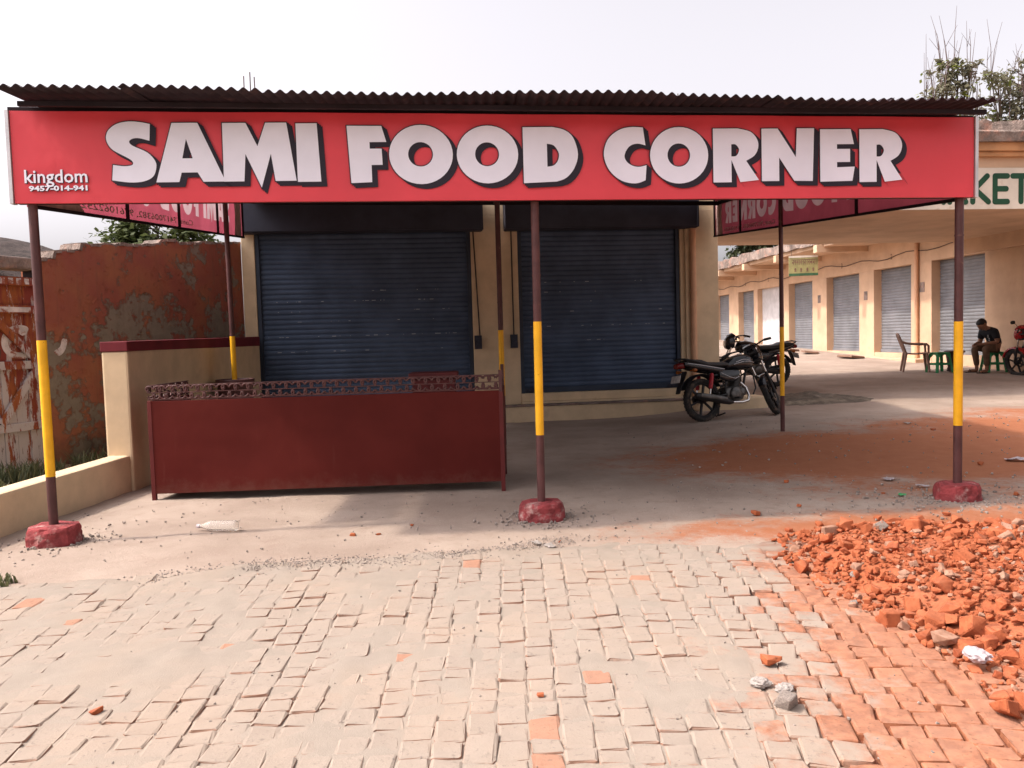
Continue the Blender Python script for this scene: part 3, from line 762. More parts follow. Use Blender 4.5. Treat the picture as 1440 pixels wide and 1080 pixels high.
# ------------------------------------------------------------ market gateway on the right of the shop
def capsule(m, p, q, w_, d, thick=.012):
    """flat round-ended stroke in the xz plane"""
    p = Vector(p); q = Vector(q); v = q-p; a0 = math.atan2(v.y, v.x); r = w_/2; poly = []
    for k in range(9): a = a0+math.pi/2+math.pi*k/8; poly.append((p.x+r*math.cos(a), p.y+r*math.sin(a)))
    for k in range(9): a = a0-math.pi/2+math.pi*k/8; poly.append((q.x+r*math.cos(a), q.y+r*math.sin(a)))
    m.prism(poly, -d, -d+thick)
def gateway():
    t = thing('market_gateway', 'peach market gateway slab lettered MARKET in green, spanning the yard entrance', 'gateway', FO, FA)
    a, b = 3.54, 12.4
    m = MB(); m.box((a, .02, 3.2), (b, 4.9, 3.42)); m.build('roof_slab', 'peach', t)
    m = MB(); m.box((a, -.10, 3.36), (b, .018, 4.04)); m.build('fascia_wall', 'peach', t)
    m = MB(); m.box((4.3, -.125, 3.195), (b-.1, -.10, 3.87)); m.build('name_board', 'gate_white', t, bevel=.004)
    m = MB(); m.box((a, -.10, 3.2), (4.297, .018, 3.36)); m.box((4.297, -.098, 3.2), (b, .018, 3.36)); m.build('front_beam', 'peach', t)
    m = MB(); m.box((a, -.20, 4.04), (b, .02, 4.12)); m.box((a, -.26, 4.12), (b, .02, 4.26)); m.build('cornice', 'cornice_orange', t, bevel=.02)
    m = MB(); n = 60; vs = []                                    # rough unplastered parapet
    rnd = random.Random(2)
    for i in range(n+1):
        u = a+(b-a)*i/n
        vs += [(u, -.34+rnd.uniform(-.02, .02), 4.26+rnd.uniform(-.012, .0)), (u, -.36+rnd.uniform(-.02, .02), 4.40), (u, -.31+rnd.uniform(-.02, .02), 4.44), (u, -.28+rnd.uniform(-.02, .02), 4.60+rnd.uniform(-.03, .03)), (u, .2, 4.60), (u, .2, 4.26)]
    m.add(vs, [(i*6+k, (i+1)*6+k, (i+1)*6+(k+1) % 6, i*6+(k+1) % 6) for i in range(n) for k in range(6)]); m.build('parapet', 'old_concrete', t)
    m = MB(); m.box((a, 4.7, 3.42), (b, 4.9, 4.3)); m.build('rear_wall', 'peach', t)
    for u in (7.6, 11.1): m = MB(); m.box((u, .03, 3.02) if u < 8 else (u, .03, 2.9), (u+.22, 4.88, 3.199)); m.build('soffit_beam', 'peach', t) if u > 8 else None
    W = .092; z0, z1 = 3.315, 3.735; d = .128
    ST = {'M': (.44, [((0, 0), (0, 1)), ((0, 1), (.5, .25)), ((.5, .25), (1, 1)), ((1, 1), (1, 0))]),
          'A': (.36, [((0, 0), (.5, 1)), ((.5, 1), (1, 0)), ((.22, .33), (.78, .33))]),
          'R': (.28, [((0, 0), (0, 1)), ((0, 1), (.7, 1)), ((.7, 1), (1, .85)), ((1, .85), (1, .65)), ((1, .65), (.7, .48)), ((.7, .48), (0, .48)), ((.45, .48), (1, 0))]),
          'K': (.28, [((0, 0), (0, 1)), ((.92, 1), (.12, .5)), ((.12, .5), (1, 0))]),
          'E': (.22, [((0, 0), (0, 1)), ((0, 1), (1, 1)), ((0, .5), (.9, .5)), ((0, 0), (1, 0))]),
          'T': (.30, [((0, 1), (1, 1)), ((.5, 1), (.5, 0))])}
    for ch, u in (('M', 6.43), ('A', 7.0), ('R', 7.47), ('K', 7.88), ('E', 8.28), ('T', 8.60)):
        wd, st = ST[ch]; m = MB()
        for q, ((x0, y0), (x1, y1)) in enumerate(st):
            capsule(m, (u+x0*wd, z0+y0*(z1-z0)), (u+x1*wd, z0+y1*(z1-z0)), W, d+.0012*q)
        m.build('letter', 'gate_green', t)
gateway()

# ------------------------------------------------------------ row of shops behind
RA = math.atan2(1, -.034)
def row():
    t = thing('shop_row', 'long peach row of lock-up shops with grey shutters behind the gateway', 'building', (11.5, 17, .55), RA)
    # local x runs to the rear along the facade, local +y faces the yard (-X in the world)
    top = 2.40; HW = 3.15; x0, x1 = -3.8, 26.0; D = 4.2
    op = [(1.70, 3.86), (4.82, 6.82), (7.71, 9.95), (11.05, 13.1), (13.9, 16.3), (16.75, 18.65), (19.9, 21.9), (22.7, 24.6)]
    edges = [x0]+[v for o_ in op for v in o_]+[x1]
    for i in range(0, len(edges), 2):
        m = MB(); m.box((edges[i], -.30, -.6), (edges[i+1], 0, top)); m.build('pier', 'peach', t, bevel=.01)
    m = MB(); m.box((x0, -.302, top), (x1, .002, HW)); m.build('wall', 'peach', t)
    m = MB(); m.box((x0, -D, -.6), (x1, -D+.2, HW)); m.box((x0, -D, -.6), (x0+.2, -.3, HW)); m.box((x1-.2, -D, -.6), (x1, -.3, HW)); m.build('wall', 'peach', t)
    sh = None
    for i, (a, b) in enumerate(op):
        m = MB(); m.box((a, -.299, -.6), (b, -.012, -.003)); m.build('sill', 'peach', t, bevel=.01)
        if i == 4:
            m = MB(); m.box((a, -.27, 0), (b, -.2, top)); m.build('blank_panel', 'white_plaster', t); continue
        m = shutter_mesh(b-a, top, .085)
        for v in m.v: v.x += a; v.y = -.24-v.y*1.0; 
        for v in m.v: v.y = v.y
        s = m.build('shutter', 'shutter_grey', t)
        m = MB(); m.box((a, -.25, .0), (b, -.20, .09)); m.build('bottom_bar', 'shutter_grey', s, bevel=.005)
    m = MB(); n = 70; vs = []; rnd = random.Random(4)
    for i in range(n+1):
        x = x0+1.2+(x1-x0-1.2)*i/n
        vs += [(x, -D, 3.30), (x, 1.5+rnd.uniform(-.05, .03), 3.27+rnd.uniform(-.03, .02)), (x, 1.50+rnd.uniform(-.09, .04), 3.58+rnd.uniform(-.05, .04)), (x, -D, 3.60)]
    fs = [(i*4+k, (i+1)*4+k, (i+1)*4+(k+1) % 4, i*4+(k+1) % 4) for i in range(n) for k in range(4)]+[(0, 1, 2, 3), (n*4+3, n*4+2, n*4+1, n*4)]
    m.add(vs, fs); m.build('eave_slab', 'old_concrete', t)
    m = MB(); m.box((x0+1.2, -.3, HW), (x1, 1.36, 3.288)); m.build('eave_soffit', 'peach', t)
    for x in (4.35, 7.25, 10.4, 13.5, 16.5, 19.3, 22.3, 25.2):
        m = MB(); m.box((x-.12, .002, 2.98), (x+.12, 1.57, HW+.06)); m.build('bracket_beam', 'peach', t, bevel=.012)
    m = MB(); m.tube([(4.45, .06, -.2), (4.45, .06, 3.0)], .055, 12); m.tube([(4.45, .06, 1.7), (4.45, .06, 1.78)], .066, 12); m.build('drain_pipe', 'pipe_peach', t)
    for i, (a, b) in enumerate(op[:6]):                          # small stencilled shop numbers over the doors
        m = MB(); c = (a+b)/2; V, Fc = fit_text(text_geo(str(i+1), .1, .002), c-.045, c+.045, 0, .16)
        m.add([(2*c-v.x, .004+v.z, 2.62+v.y) for v in V], Fc); m.build('shop_number', 'slab_brown', t)
    m = MB(); pts = [(2+k*.5, .035, 2.70+.05*math.sin(k*1.3)+.03*math.sin(k*.5)) for k in range(44)]; m.tube(pts, .011, 5); m.build('wire', 'conduit', t)
    m = MB(); m.box((4.0, .02, -.6), (x1, .35, -.12)); m.build('walkway', 'peach', t, bevel=.02)
    for k, (x, dy, rz_) in enumerate(((6.4, .95, .2), (9.2, .9, -.3), (10.9, 1.0, .4))):      # loose slabs lying in front of the shops
        wx = t.location + Matrix.Rotation(RA, 3, 'Z') @ Vector((x, dy, 0)); g = gz(wx.x, wx.y)
        m = MB(); m.prism([(-.38, -.22), (.3, -.28), (.42, .1), (.12, .26), (-.36, .2)], 0, .06, 'z'); m.xf(Matrix.Rotation(R(7), 4, 'X'))
        o = m.build('loose_slab', 'slab_brown', None, bevel=.008); o.location = (wx.x, wx.y, g+.02); o.rotation_euler = (0, 0, RA+rz_)
        tag(o, ['brown broken stone slab lying by the second shutter of the rear row', 'brown broken stone slab lying before the third shutter of the rear row', 'brown broken stone slab lying by the far pier of the rear row'][k], 'slab', 'loose slabs before the rear shops')
    for x, z in ((4.28, 1.62), (7.3, 1.55), (10.5, 1.6)):
        m = MB(); m.box((x-.11, .001, z), (x+.11, .006, z+.26)); m.build('notice', 'old_concrete', t)
    # painted board hung under the eave
    b = thing('hanging_board', 'small yellow hand-painted board with brown script under the eave of the rear shops', 'sign', (9.72, 25.2, 2.93), R(172))
    m = MB(); m.box((-.75, 0, 0), (.75, .03, .62)); m.build('panel', 'board_yellow', b, bevel=.004)
    m = MB(); m.box((-.752, .031, .0), (.752, .036, .08)); m.build('green_band', 'board_green', b)
    m = MB(); m.box((-.752, .031, .56), (.752, .036, .62)); m.build('pale_band', 'gate_white', b)
    m = MB(); rnd = random.Random(8); x = -.66
    m.box((-.66, .031, .485), (.62, .0345, .505))
    while x < .6:
        w_ = rnd.uniform(.05, .10); m.box((x, .031, .34), (x+.02, .0348, .49)); m.box((x+.02, .031, .38+rnd.uniform(0, .05)), (x+w_, .0343, .41+rnd.uniform(.02, .05))); x += w_+.035
    for x in (-.5, -.2, .12, .42): m.lathe([(.05, 0), (.05, .004)], 10, Matrix.Translation((x, .031, .2)) @ Matrix.Rotation(R(-90), 4, 'X')); m.box((x-.05, .031, .13), (x+.05, .0345, .15))
    m.build('script', 'slab_brown', b)
    m = MB(); m.tube([(-.6, .01, .62), (-.6, -.02, .95)], .008, 6); m.tube([(.6, .01, .62), (.6, -.02, .95)], .008, 6); m.build('hanger', 'conduit', b)
    for ch in b.children: ch.scale = (.58, 1, 1)
row()

# ------------------------------------------------------------ boundary wall, old wall, door, shed
def boundary():
    t = thing('boundary_wall', 'cream boundary wall with maroon coping, stepping down to a low kerb wall', 'wall', (-3.4, 7.5, 0))
    def slab(p, q, w_, z0, z1, z2, name, mt, bev=.012):
        # wall between p and q (inner face line), thickness w_ outwards (-x); top from z1 to z2
        p = Vector((*p, 0)); q = Vector((*q, 0)); d = (q-p).normalized(); o = Vector((-d.y, d.x, 0))*w_
        m = MB(); m.add([p+Vector((0, 0, z0)), q+Vector((0, 0, z0)), q+o+Vector((0, 0, z0)), p+o+Vector((0, 0, z0)), p+Vector((0, 0, z1)), q+Vector((0, 0, z2)), q+o+Vector((0, 0, z2)), p+o+Vector((0, 0, z1))],
              [(0, 3, 2, 1), (4, 5, 6, 7), (0, 1, 5, 4), (1, 2, 6, 5), (2, 3, 7, 6), (3, 0, 4, 7)]); return m.build(name, mt, t, world=True, bevel=bev)
    slab((-3.60, 4.9), (-3.335, 7.545), .20, -.1, .30, .335, 'low_wall', 'cream', .025)
    slab((-3.315, 7.55), (-3.46, 12.35), .235, -.1, 1.285, 1.335, 'tall_wall', 'cream', .02)
    slab((-3.31, 7.542), (-3.455, 12.35), .245, 1.287, 1.378, 1.428, 'coping', 'maroon_cap', .008)
boundary()
def oldwall():
    A = Vector((-4.957, 9.3)); B = Vector((-3.70, 12.45)); d = (B-A); L = d.length; ang = math.atan2(d.y, d.x)
    t = thing('old_wall', 'old plaster wall with peeling orange and red paint behind the boundary wall', 'wall', (A.x, A.y, 0), ang)
    at = lambda px: L*px
    prof = [(-.05, 2.32), (.13, 2.33), (.15, 2.42), (.50, 2.47), (.52, 2.54), (1.3, 2.60), (1.75, 2.66), (1.80, 2.72), (2.05, 2.73), (2.12, 2.70), (2.9, 2.78), (L, 2.83)]
    rnd = random.Random(11); tops = []
    for (x0, z0), (x1, z1) in zip(prof, prof[1:]):
        n = max(1, int((x1-x0)/.07))
        for k in range(n): tops.append((x0+(x1-x0)*k/n, z0+(z1-z0)*k/n+rnd.uniform(-.012, .012)))
    tops.append((L, 2.83))
    m = MB(); m.prism([(L, -.1), (-.05, -.1)]+tops, 0, .28); 
    m.build('wall_face', 'old_wall', t)
    m = MB()                                                     # crumbling mortar along the broken top
    for i in range(0, len(tops)-1):
        (x0, z0), (x1, z1) = tops[i], tops[i+1]
        m.beam((x0, .14, z0+.004), (x1+.004, .14, z1+.004), .27+rnd.uniform(0, .05), .03+rnd.uniform(0, .014))
    m.build('broken_top', 'old_concrete', t)
    m = MB()                                                     # curled flakes of paint
    for i in range(260):
        x = rnd.uniform(.1, L-.05); z = rnd.uniform(.5, 2.35); s = rnd.uniform(.012, .04); a = rnd.uniform(0, 6.28); c = Vector((x, 0, z))
        pts = [c+Vector((math.cos(a+k*1.26)*s*rnd.uniform(.6, 1.2), -.004-rnd.uniform(0, .014), math.sin(a+k*1.26)*s*rnd.uniform(.6, 1.2))) for k in range(5)]
        m.add(pts, [(0, 1, 2, 3, 4)])
    m.build('paint_flakes', 'old_wall', t, kind='stuff')
    # painted white mark, half on the wall, half on the door
    m = MB()
    V, Fc = curve_mesh([ell(0, 0, .17, .15, 24), ell(.03, .0, .09, .085, 24)]); up_geo(m, (V, Fc), .0035, -.05+.03, 1.30)
    # ---- the old door, left of the wall
    dd = thing('old_door', 'weathered plank door with flaking white, red and orange paint beside the peeling wall', 'door', (A.x, A.y, 0), ang)
    for i in range(7):
        x1 = -.10-i*.155; m2 = MB(); m2.box((x1-.150, .03+.004*(i % 2), .02), (x1, .075, 2.12)); m2.build('plank', 'door_paint', dd, bevel=.006)
    for z in (.45, 1.12, 1.72, 2.02): m2 = MB(); m2.box((-1.2, -.012, z), (-.12, .028, z+.09)); m2.build('rail', 'door_paint', dd, bevel=.006)
    m2 = MB(); m2.beam((-.16, -.002, 1.12), (-.62, -.002, .54), .08, .03, up=(0, 1, 0)); m2.build('brace', 'door_paint', dd)
    m2 = MB(); m2.beam((-.62, -.003, 1.66), (-.16, -.003, 1.21), .08, .03, up=(0, 1, 0)); m2.build('brace', 'door_paint', dd)
    m2 = MB(); m2.box((-.095, -.01, 0), (-.052, .2, 2.2)); m2.build('door_post', 'beam_dark', dd)
    m2 = MB(); m2.box((-1.5, -.02, 2.2), (-.03, .26, 2.33)); m2.build('lintel', 'old_concrete', dd, bevel=.02)
    m2 = MB(); m2.box((-1.5, -.0, 2.0), (-1.25, .2, 2.2)); m2.box((-1.5, 0, -.1), (-1.25, .2, 2.0)); m2.build('jamb', 'old_concrete', dd)
    m3 = MB(); V, Fc = curve_mesh([smooth_loop([(.12, .13), (.06, .06), (-.02, .09), (-.10, .05), (-.13, -.02), (-.10, -.09), (0, -.12), (.11, -.11), (.14, -.15), (.02, -.19), (-.14, -.15), (-.21, -.03), (-.17, .10), (-.05, .17), (.08, .17)])])
    up_geo(m3, (V, Fc), -.026, -.33, 1.42); m3.build('painted_mark', 'white_faded', dd)
    m3 = MB(); V, Fc = curve_mesh([smooth_loop([(.02, -.13), (.10, -.06), (.13, .05), (.07, .06), (.03, -.03), (-.05, -.08)])])
    up_geo(m3, (V, Fc), .0035, .12, 1.38); m3.build('painted_mark', 'white_faded', t)
    m3 = MB()
    for i in range(9):
        x = -.92+i*.095; m3.box((x, -.0165, 2.03+rnd.uniform(0, .015)), (x+.055, -.0125, 2.10))
    m3.box((-.6, -.0165, 1.735), (-.2, -.0125, 1.79)); m3.build('painted_mark', 'white_faded', dd)
    # thatched shed behind
    s = thing('thatched_shed', 'low shed with a dark brown thatched roof behind the old door', 'shed', (-9.2, 14.5, 0))
    m = MB(); m.box((-9.8+7.5, -1.2, -.1), (1.9, 1.2, 2.3)); m.build('wall', 'old_concrete', s)
    m = MB(); n = 26; vs = []
    for j in range(9):
        v = -1+j/4.0
        for i in range(n+1):
            u = -2.8+5.3*i/n
            z = 3.42-.55*abs(v)**1.3-.20*max(0, u-.1)**1.25-.12*max(0, -u-1.2)+.05*nz(u*2, v*2, 2, 1)
            vs.append((u, v*1.6, z))
    m.add(vs, [(j*(n+1)+i, j*(n+1)+i+1, (j+1)*(n+1)+i+1, (j+1)*(n+1)+i) for j in range(8) for i in range(n)], 0, True)
    o = m.build('roof', 'thatch', s); md = o.modifiers.new('thick', 'SOLIDIFY'); md.thickness = .14; md.offset = -1
oldwall()

# ------------------------------------------------------------ counter
def counter():
    A = Vector((-2.95, 7.05)); B = Vector((.085, 6.945)); ang = math.atan2(B.y-A.y, B.x-A.x); L = (B-A).length; D = .85
    t = thing('food_counter', 'long maroon steel serving counter with a scrolled lattice rim under the canopy', 'counter', (A.x, A.y, 0), ang)
    zb0, zb1, zt_ = .055, .085, .855
    m = MB(); m.add([(0, 0, zb0), (L, 0, zb1), (L, .02, zb1), (0, .02, zb0), (0, 0, zt_), (L, 0, zt_+.012), (L, .02, zt_+.012), (0, .02, zt_)],
          [(0, 3, 2, 1), (4, 5, 6, 7), (0, 1, 5, 4), (1, 2, 6, 5), (2, 3, 7, 6), (3, 0, 4, 7)]); m.build('front_panel', 'maroon_sheet', t, bevel=.003)
    for x in (0, L-.02):
        m = MB(); m.box((x, .021, .07), (x+.02, D, zt_)); m.build('side_panel', 'maroon_sheet', t, bevel=.003)
    m = MB(); m.box((.021, .022, .78), (L-.021, D, .80)); m.build('worktop', 'maroon_paint', t)
    for x in (-.004, L-.031):
        for y in (-.004, D-.03):
            m = MB(); m.box((x, y, 0), (x+.035, y+.034, zt_+.002)); m.build('leg', 'maroon_paint', t, bevel=.002)
    for x in (L-.03,):
        m = MB(); m.box((x, D-.03, zt_), (x+.03, D, 1.06)); m.build('rim_post', 'post_brown', t)
        m = MB(); m.box((x, -.002, zt_+.002), (x+.03, .022, 1.04)); m.build('rim_post', 'post_brown', t)
    def rim(p, q, n, name):
        # two rows of scrolls between three flat bars
        p = Vector(p); q = Vector(q); d = q-p; Lr = d.length; d.normalize(); m = MB()
        for z in (.005, .066, .128): m.beam(p+Vector((0, 0, z)), q+Vector((0, 0, z)), .012, .007)
        pit = Lr/n
        for i in range(n):
            for r_, z0 in ((0, .0355), (1, .097)):
                c = p+d*((i+.5+.0*r_)*pit)+Vector((0, 0, z0)); fl = 1 if (i+r_) % 2 else -1
                pts = []
                for k in range(10):
                    a = k/9*4.6; rr = .030*(1-.16*a/1.6)
                    pts.append(c+d*(fl*(rr*math.cos(a)*1.25-.012))+Vector((0, 0, (rr*math.sin(a))*.98*(1 if r_ else -1))))
                m.tube(pts, .0095, 5)
                pts = [c+d*(-fl*pit*.45)+Vector((0, 0, -.026)), c+d*(-fl*pit*.30)+Vector((0, 0, 0)), c+d*(-fl*pit*.45)+Vector((0, 0, .026))]; m.tube(pts, .009, 5)
        m.build(name, 'post_brown', t, kind='stuff')
    rim((0, .01, zt_+.006), (L, .01, zt_+.018), 56, 'scroll_rim'); rim((.01, .03, zt_+.004), (.01, D, zt_+.004), 11, 'scroll_rim')
    tr = thing('steel_tray', 'shallow dark red tray standing on the maroon counter', 'tray', (-.52, 7.52, .80))
    m = MB(); m.box((-.23, -.16, .16), (.21, .16, .215)); m.build('tray', 'maroon_paint', tr, bevel=.01)
    m = MB(); m.box((-.2, -.13, 0), (.18, .13, .16)); m.build('stand', 'maroon_paint', tr)
    d = thing('drum', 'brown painted drum standing round the rear yellow post behind the counter', 'drum', (-3.10, 9.95, 0))
    m = MB(); m.lathe([(.20, 0), (.205, .02), (.205, .30), (.215, .31), (.205, .32), (.205, .60), (.215, .61), (.205, .62), (.205, .84), (.225, .85), (.228, .90), (.215, .905), (.205, .88), (.04, .86)], 28, Matrix()); m.build('shell', 'post_brown', d)
counter()

# ------------------------------------------------------------ motorcycles
def rot_about(p, axis_, ang): return Matrix.Translation(p) @ Matrix.Rotation(ang, 4, axis_) @ Matrix.Translation(-Vector(p))
def wheel(t, c, r, front, Mx):
    m = MB(); Mw = Matrix.Translation(c) @ Matrix.Rotation(R(90), 4, 'X'); wd = .042 if front else .050
    prof = [(r-.075, -wd*.55), (r-.055, -wd*.95), (r-.025, -wd), (r-.006, -wd*.6), (r, 0), (r-.006, wd*.6), (r-.025, wd), (r-.055, wd*.95), (r-.075, wd*.55)]
    m.lathe(prof+prof[:1], 36, Mw, cap=False)
    for k in range(36):                                          # tread blocks
        a = 2*math.pi*k/36
        for sy in (-1, 1):
            p = Vector((math.cos(a+.05*sy)*(r-.009), sy*wd*.42, math.sin(a+.05*sy)*(r-.009))); q = Vector((math.cos(a+.07+.05*sy)*(r-.009), sy*wd*.42, math.sin(a+.07+.05*sy)*(r-.009)))
            m.beam(Vector(c)+p, Vector(c)+q, wd*.55, .012, up=(math.cos(a), 0, math.sin(a)))
    m.xf(Mx); ty = m.build('wheel', 'tyre', t)
    m = MB(); ri = r-.07
    m.lathe([(ri, -.030), (ri-.012, -.034), (ri-.02, -.022), (ri-.02, .022), (ri-.012, .034), (ri, .030), (ri, -.030)], 36, Mw, cap=False)
    m.lathe([(.0, -.06), (.035, -.06), (.05, -.045), (.05, .045), (.035, .06), (0, .06)], 18, Mw)
    for k in range(6):
        a = 2*math.pi*k/6+.3; d = Vector((math.cos(a), 0, math.sin(a)))
        m.beam(Vector(c)+d*.04, Vector(c)+d*(ri-.012), .026, .030, up=(0, 1, 0))
    m.xf(Mx); m.build('rim', 'black_plastic', ty)
    if front: m = MB(); m.lathe([(.07, .045), (.11, .045), (.11, .05), (.07, .05), (.07, .045)], 24, Mw, cap=False); m.xf(Mx); m.build('brake_disc', 'engine_metal', ty)
    return ty
def motorcycle(label, loc, heading, lean, steer, body, group, stripe='silver_stripe', box=False):
    t = thing('motorcycle', label, 'motorcycle', loc, heading, group, lean)
    I = Matrix(); rw = .305; ax = Vector((0, 0, rw)); fx = Vector((1.25, 0, rw))
    head = Vector((.955, 0, .90)); axis_ = Vector((math.sin(R(26)), 0, -math.cos(R(26))))
    ST = rot_about(head, axis_, -steer)
    wheel(t, ax, rw, False, I); wheel(t, fx, rw-.005, True, ST)
    P = lambda mb, nm, mt, par=t, **k: mb.build(nm, mt, par, **k)
    # frame and swingarm
    m = MB()
    m.tube([(.93, 0, .86), (.80, 0, .62), (.72, 0, .34), (.42, 0, .30), (.33, 0, .42)], .018, 8); m.tube([(.93, 0, .84), (.62, 0, .80), (.36, 0, .68), (-.02, 0, .74), (-.22, 0, .77)], .018, 8)
    for s in (-.11, .11): m.tube([(.36, s, .66), (.34, s, .40)], .014, 8); m.tube([(.40, s, .66), (.05, s, .71), (-.20, s*.9, .77)], .013, 8); m.tube([(.36, s, .36), (.0, s*.85, .305)], .019, 8)
    P(m, 'frame', 'black_plastic')
    # engine
    m = MB(); m.loft([(.36, 0, .36, .10, .10, 3), (.42, 0, .36, .125, .115, 3), (.56, 0, .36, .13, .12, 3), (.66, 0, .37, .11, .10, 3), (.70, 0, .38, .07, .07, 3)], 18)
    for s in (-1, 1): m.lathe([(.10, 0), (.10, .03), (.085, .045), (.02, .05)], 20, Matrix.Translation((.50, s*.115, .36)) @ Matrix.Rotation(R(-90*s), 4, 'X')); m.lathe([(.055, 0), (.055, .035), (.02, .04)], 16, Matrix.Translation((.63, s*.10, .38)) @ Matrix.Rotation(R(-90*s), 4, 'X'))
    e = P(m, 'engine', 'engine_metal')
    m = MB(); Mc = Matrix.Translation((.58, 0, .46)) @ Matrix.Rotation(R(14), 4, 'Y')
    for k in range(9): m.lathe([(.085, k*.021), (.085, k*.021+.008), (.06, k*.021+.010), (.06, k*.021+.020)], 18, Mc)
    m.lathe([(.055, .19), (.06, .235), (.03, .25)], 14, Mc); P(m, 'cylinder_fins', 'engine_metal', e)
    m = MB(); m.lathe([(.02, 0), (.045, .01), (.045, .05), (.02, .055)], 12, Matrix.Translation((.40, -.02, .56)) @ Matrix.Rotation(R(90), 4, 'X')); P(m, 'carburettor', 'chrome', e)
    # exhaust on the right side (-y)
    m = MB(); m.tube([(.67, -.04, .52), (.75, -.06, .44), (.77, -.085, .33), (.72, -.12, .255), (.60, -.135, .235), (.40, -.14, .245)], .019, 10); ex = P(m, 'exhaust_pipe', 'chrome')
    m = MB(); m.tube([(.42, -.145, .245), (.36, -.148, .25), (.20, -.152, .285), (-.08, -.158, .345), (-.20, -.16, .365), (-.23, -.16, .37)], [.024, .040, .048, .052, .046, .030], 14); P(m, 'muffler', 'black_plastic', ex)
    m = MB(); m.loft([(.30, -.19, .295, .006, .022, 3), (.0, -.205, .345, .006, .034, 3), (-.16, -.205, .37, .005, .025, 3)], 10); P(m, 'heat_shield', 'engine_metal', ex)
    # tank
    m = MB(); m.loft([(.94, 0, .80, .055, .06, 2.4), (.90, 0, .805, .10, .095, 2.5), (.82, 0, .81, .135, .115, 2.6), (.70, 0, .81, .142, .115, 2.7), (.58, 0, .80, .125, .10, 2.6), (.47, 0, .775, .095, .075, 2.4), (.42, 0, .76, .07, .05, 2.2)], 24)
    tk = P(m, 'fuel_tank', body)
    m = MB(); m.lathe([(.035, 0), (.038, .006), (.03, .014), (.0, .016)], 16, Matrix.Translation((.74, 0, .922))); P(m, 'filler_cap', 'chrome', tk)
    for s in (-1, 1):
        m = MB()
        for dz, x0, x1 in ((0, .52, .88), (.03, .56, .80)):
            pts = []
            for k in range(9):
                f = k/8; x = x0+(x1-x0)*f; hw = .133 if .58 < x < .86 else .116
                pts.append((x, s*(hw+.004), .775+dz+.055*math.sin(f*2.2)-.03*f))
            m.tube(pts, .0055, 5)
        P(m, 'stripe', stripe, tk)
        # side covers and tail panels
        m = MB(); m.loft([(.60, s*.105, .64, .03, .055, 2.6), (.50, s*.118, .62, .032, .085, 2.6), (.36, s*.122, .62, .03, .085, 2.6), (.24, s*.118, .65, .026, .06, 2.4)], 14); sc = P(m, 'side_cover', body)
        m = MB(); m.tube([(.58, s*.142, .60), (.50, s*.152, .575), (.40, s*.154, .60), (.26, s*.146, .665)], .006, 5); P(m, 'stripe', stripe, sc)
        m = MB(); m.loft([(.30, s*.115, .70, .03, .035, 2.6), (.10, s*.12, .735, .032, .04, 2.6), (-.12, s*.108, .775, .032, .042, 2.6), (-.30, s*.06, .815, .03, .034, 2.4)], 14); sp = P(m, 'tail_panel', body)
        m = MB(); m.tube([(.32, s*.150, .715), (.10, s*.154, .755), (-.12, s*.142, .795), (-.26, s*.095, .825)], .0075, 5); P(m, 'stripe', stripe, sp)
        # shocks with red springs
        a = Vector((.02, s*.15, .335)); b = Vector((.10, s*.145, .665))
        m = MB(); m.tube([a, a.lerp(b, .45)], .014, 10); m.tube([a.lerp(b, .3), b], .010, 8); sh = P(m, 'shock_absorber', 'chrome')
        m = MB(); m.tube([a.lerp(b, .35), a.lerp(b, .40), a.lerp(b, .95), b], [.02, .027, .027, .02], 12)
        for k in range(9): q = a.lerp(b, .40+.06*k); m.tube([q, q+(b-a)*.018], .032, 12)
        P(m, 'spring', 'shock_red', sh)
        # foot pegs
        m = MB(); m.tube([(.46, s*.12, .30), (.46, s*.26, .30)], .015, 8); m.tube([(.12, s*.13, .38), (.12, s*.24, .385)], .013, 8); P(m, 'foot_peg', 'black_plastic')
        # indicators
        m = MB(); m.tube([(-.22, s*.09, .72), (-.22, s*.17, .72)], .008, 6); m.loft([(-.25, s*.19, .72, .022, .022, 2), (-.22, s*.195, .72, .03, .026, 2), (-.19, s*.19, .72, .016, .016, 2)], 10); P(m, 'indicator', 'lens_amber')
    # seat
    m = MB(); m.loft([(.50, 0, .775, .075, .035, 2.6), (.42, 0, .785, .10, .042, 2.8), (.25, 0, .785, .125, .042, 3), (.08, 0, .795, .125, .042, 3), (-.02, 0, .83, .12, .045, 3), (-.18, 0, .845, .11, .040, 3), (-.26, 0, .85, .08, .025, 2.6)], 20); P(m, 'seat', 'black_plastic')
    m = MB(); m.tube([(-.08, -.135, .83), (-.28, -.12, .875), (-.36, -.06, .89), (-.36, .06, .89), (-.28, .12, .875), (-.08, .135, .83)], .013, 8); P(m, 'grab_rail', 'black_plastic')
    m = MB(); m.loft([(-.40, 0, .79, .05, .035, 2.6), (-.36, 0, .795, .065, .045, 2.6), (-.28, 0, .80, .07, .045, 2.6)], 14); P(m, 'tail_light', 'lens_red')
    # rear mudguard and plate
    m = MB(); n = 12; vs = []
    for k in range(n+1):
        a = R(28)+R(128)*k/n; rr = rw+.045
        for y, dr in ((-.075, -.02), (-.06, 0), (.06, 0), (.075, -.02)): vs.append((math.cos(a)*(rr+dr)-.0, y, rw+math.sin(a)*(rr+dr)*1.05))
    m.add(vs, [(k*4+j, k*4+j+1, k*4+5+j, k*4+4+j) for k in range(n) for j in range(3)], 0, True); m.loft([(-.40, 0, .42, .055, .012, 3), (-.34, 0, .56, .07, .02, 3), (-.26, 0, .70, .06, .02, 3)], 10); P(m, 'rear_mudguard', 'black_plastic')
    m = MB(); m.box((-.425, -.10, .56), (-.415, .10, .665)); m.xf(rot_about(Vector((-.42, 0, .6)), 'Y', R(18))); P(m, 'number_plate', 'plate_white', bevel=.003)
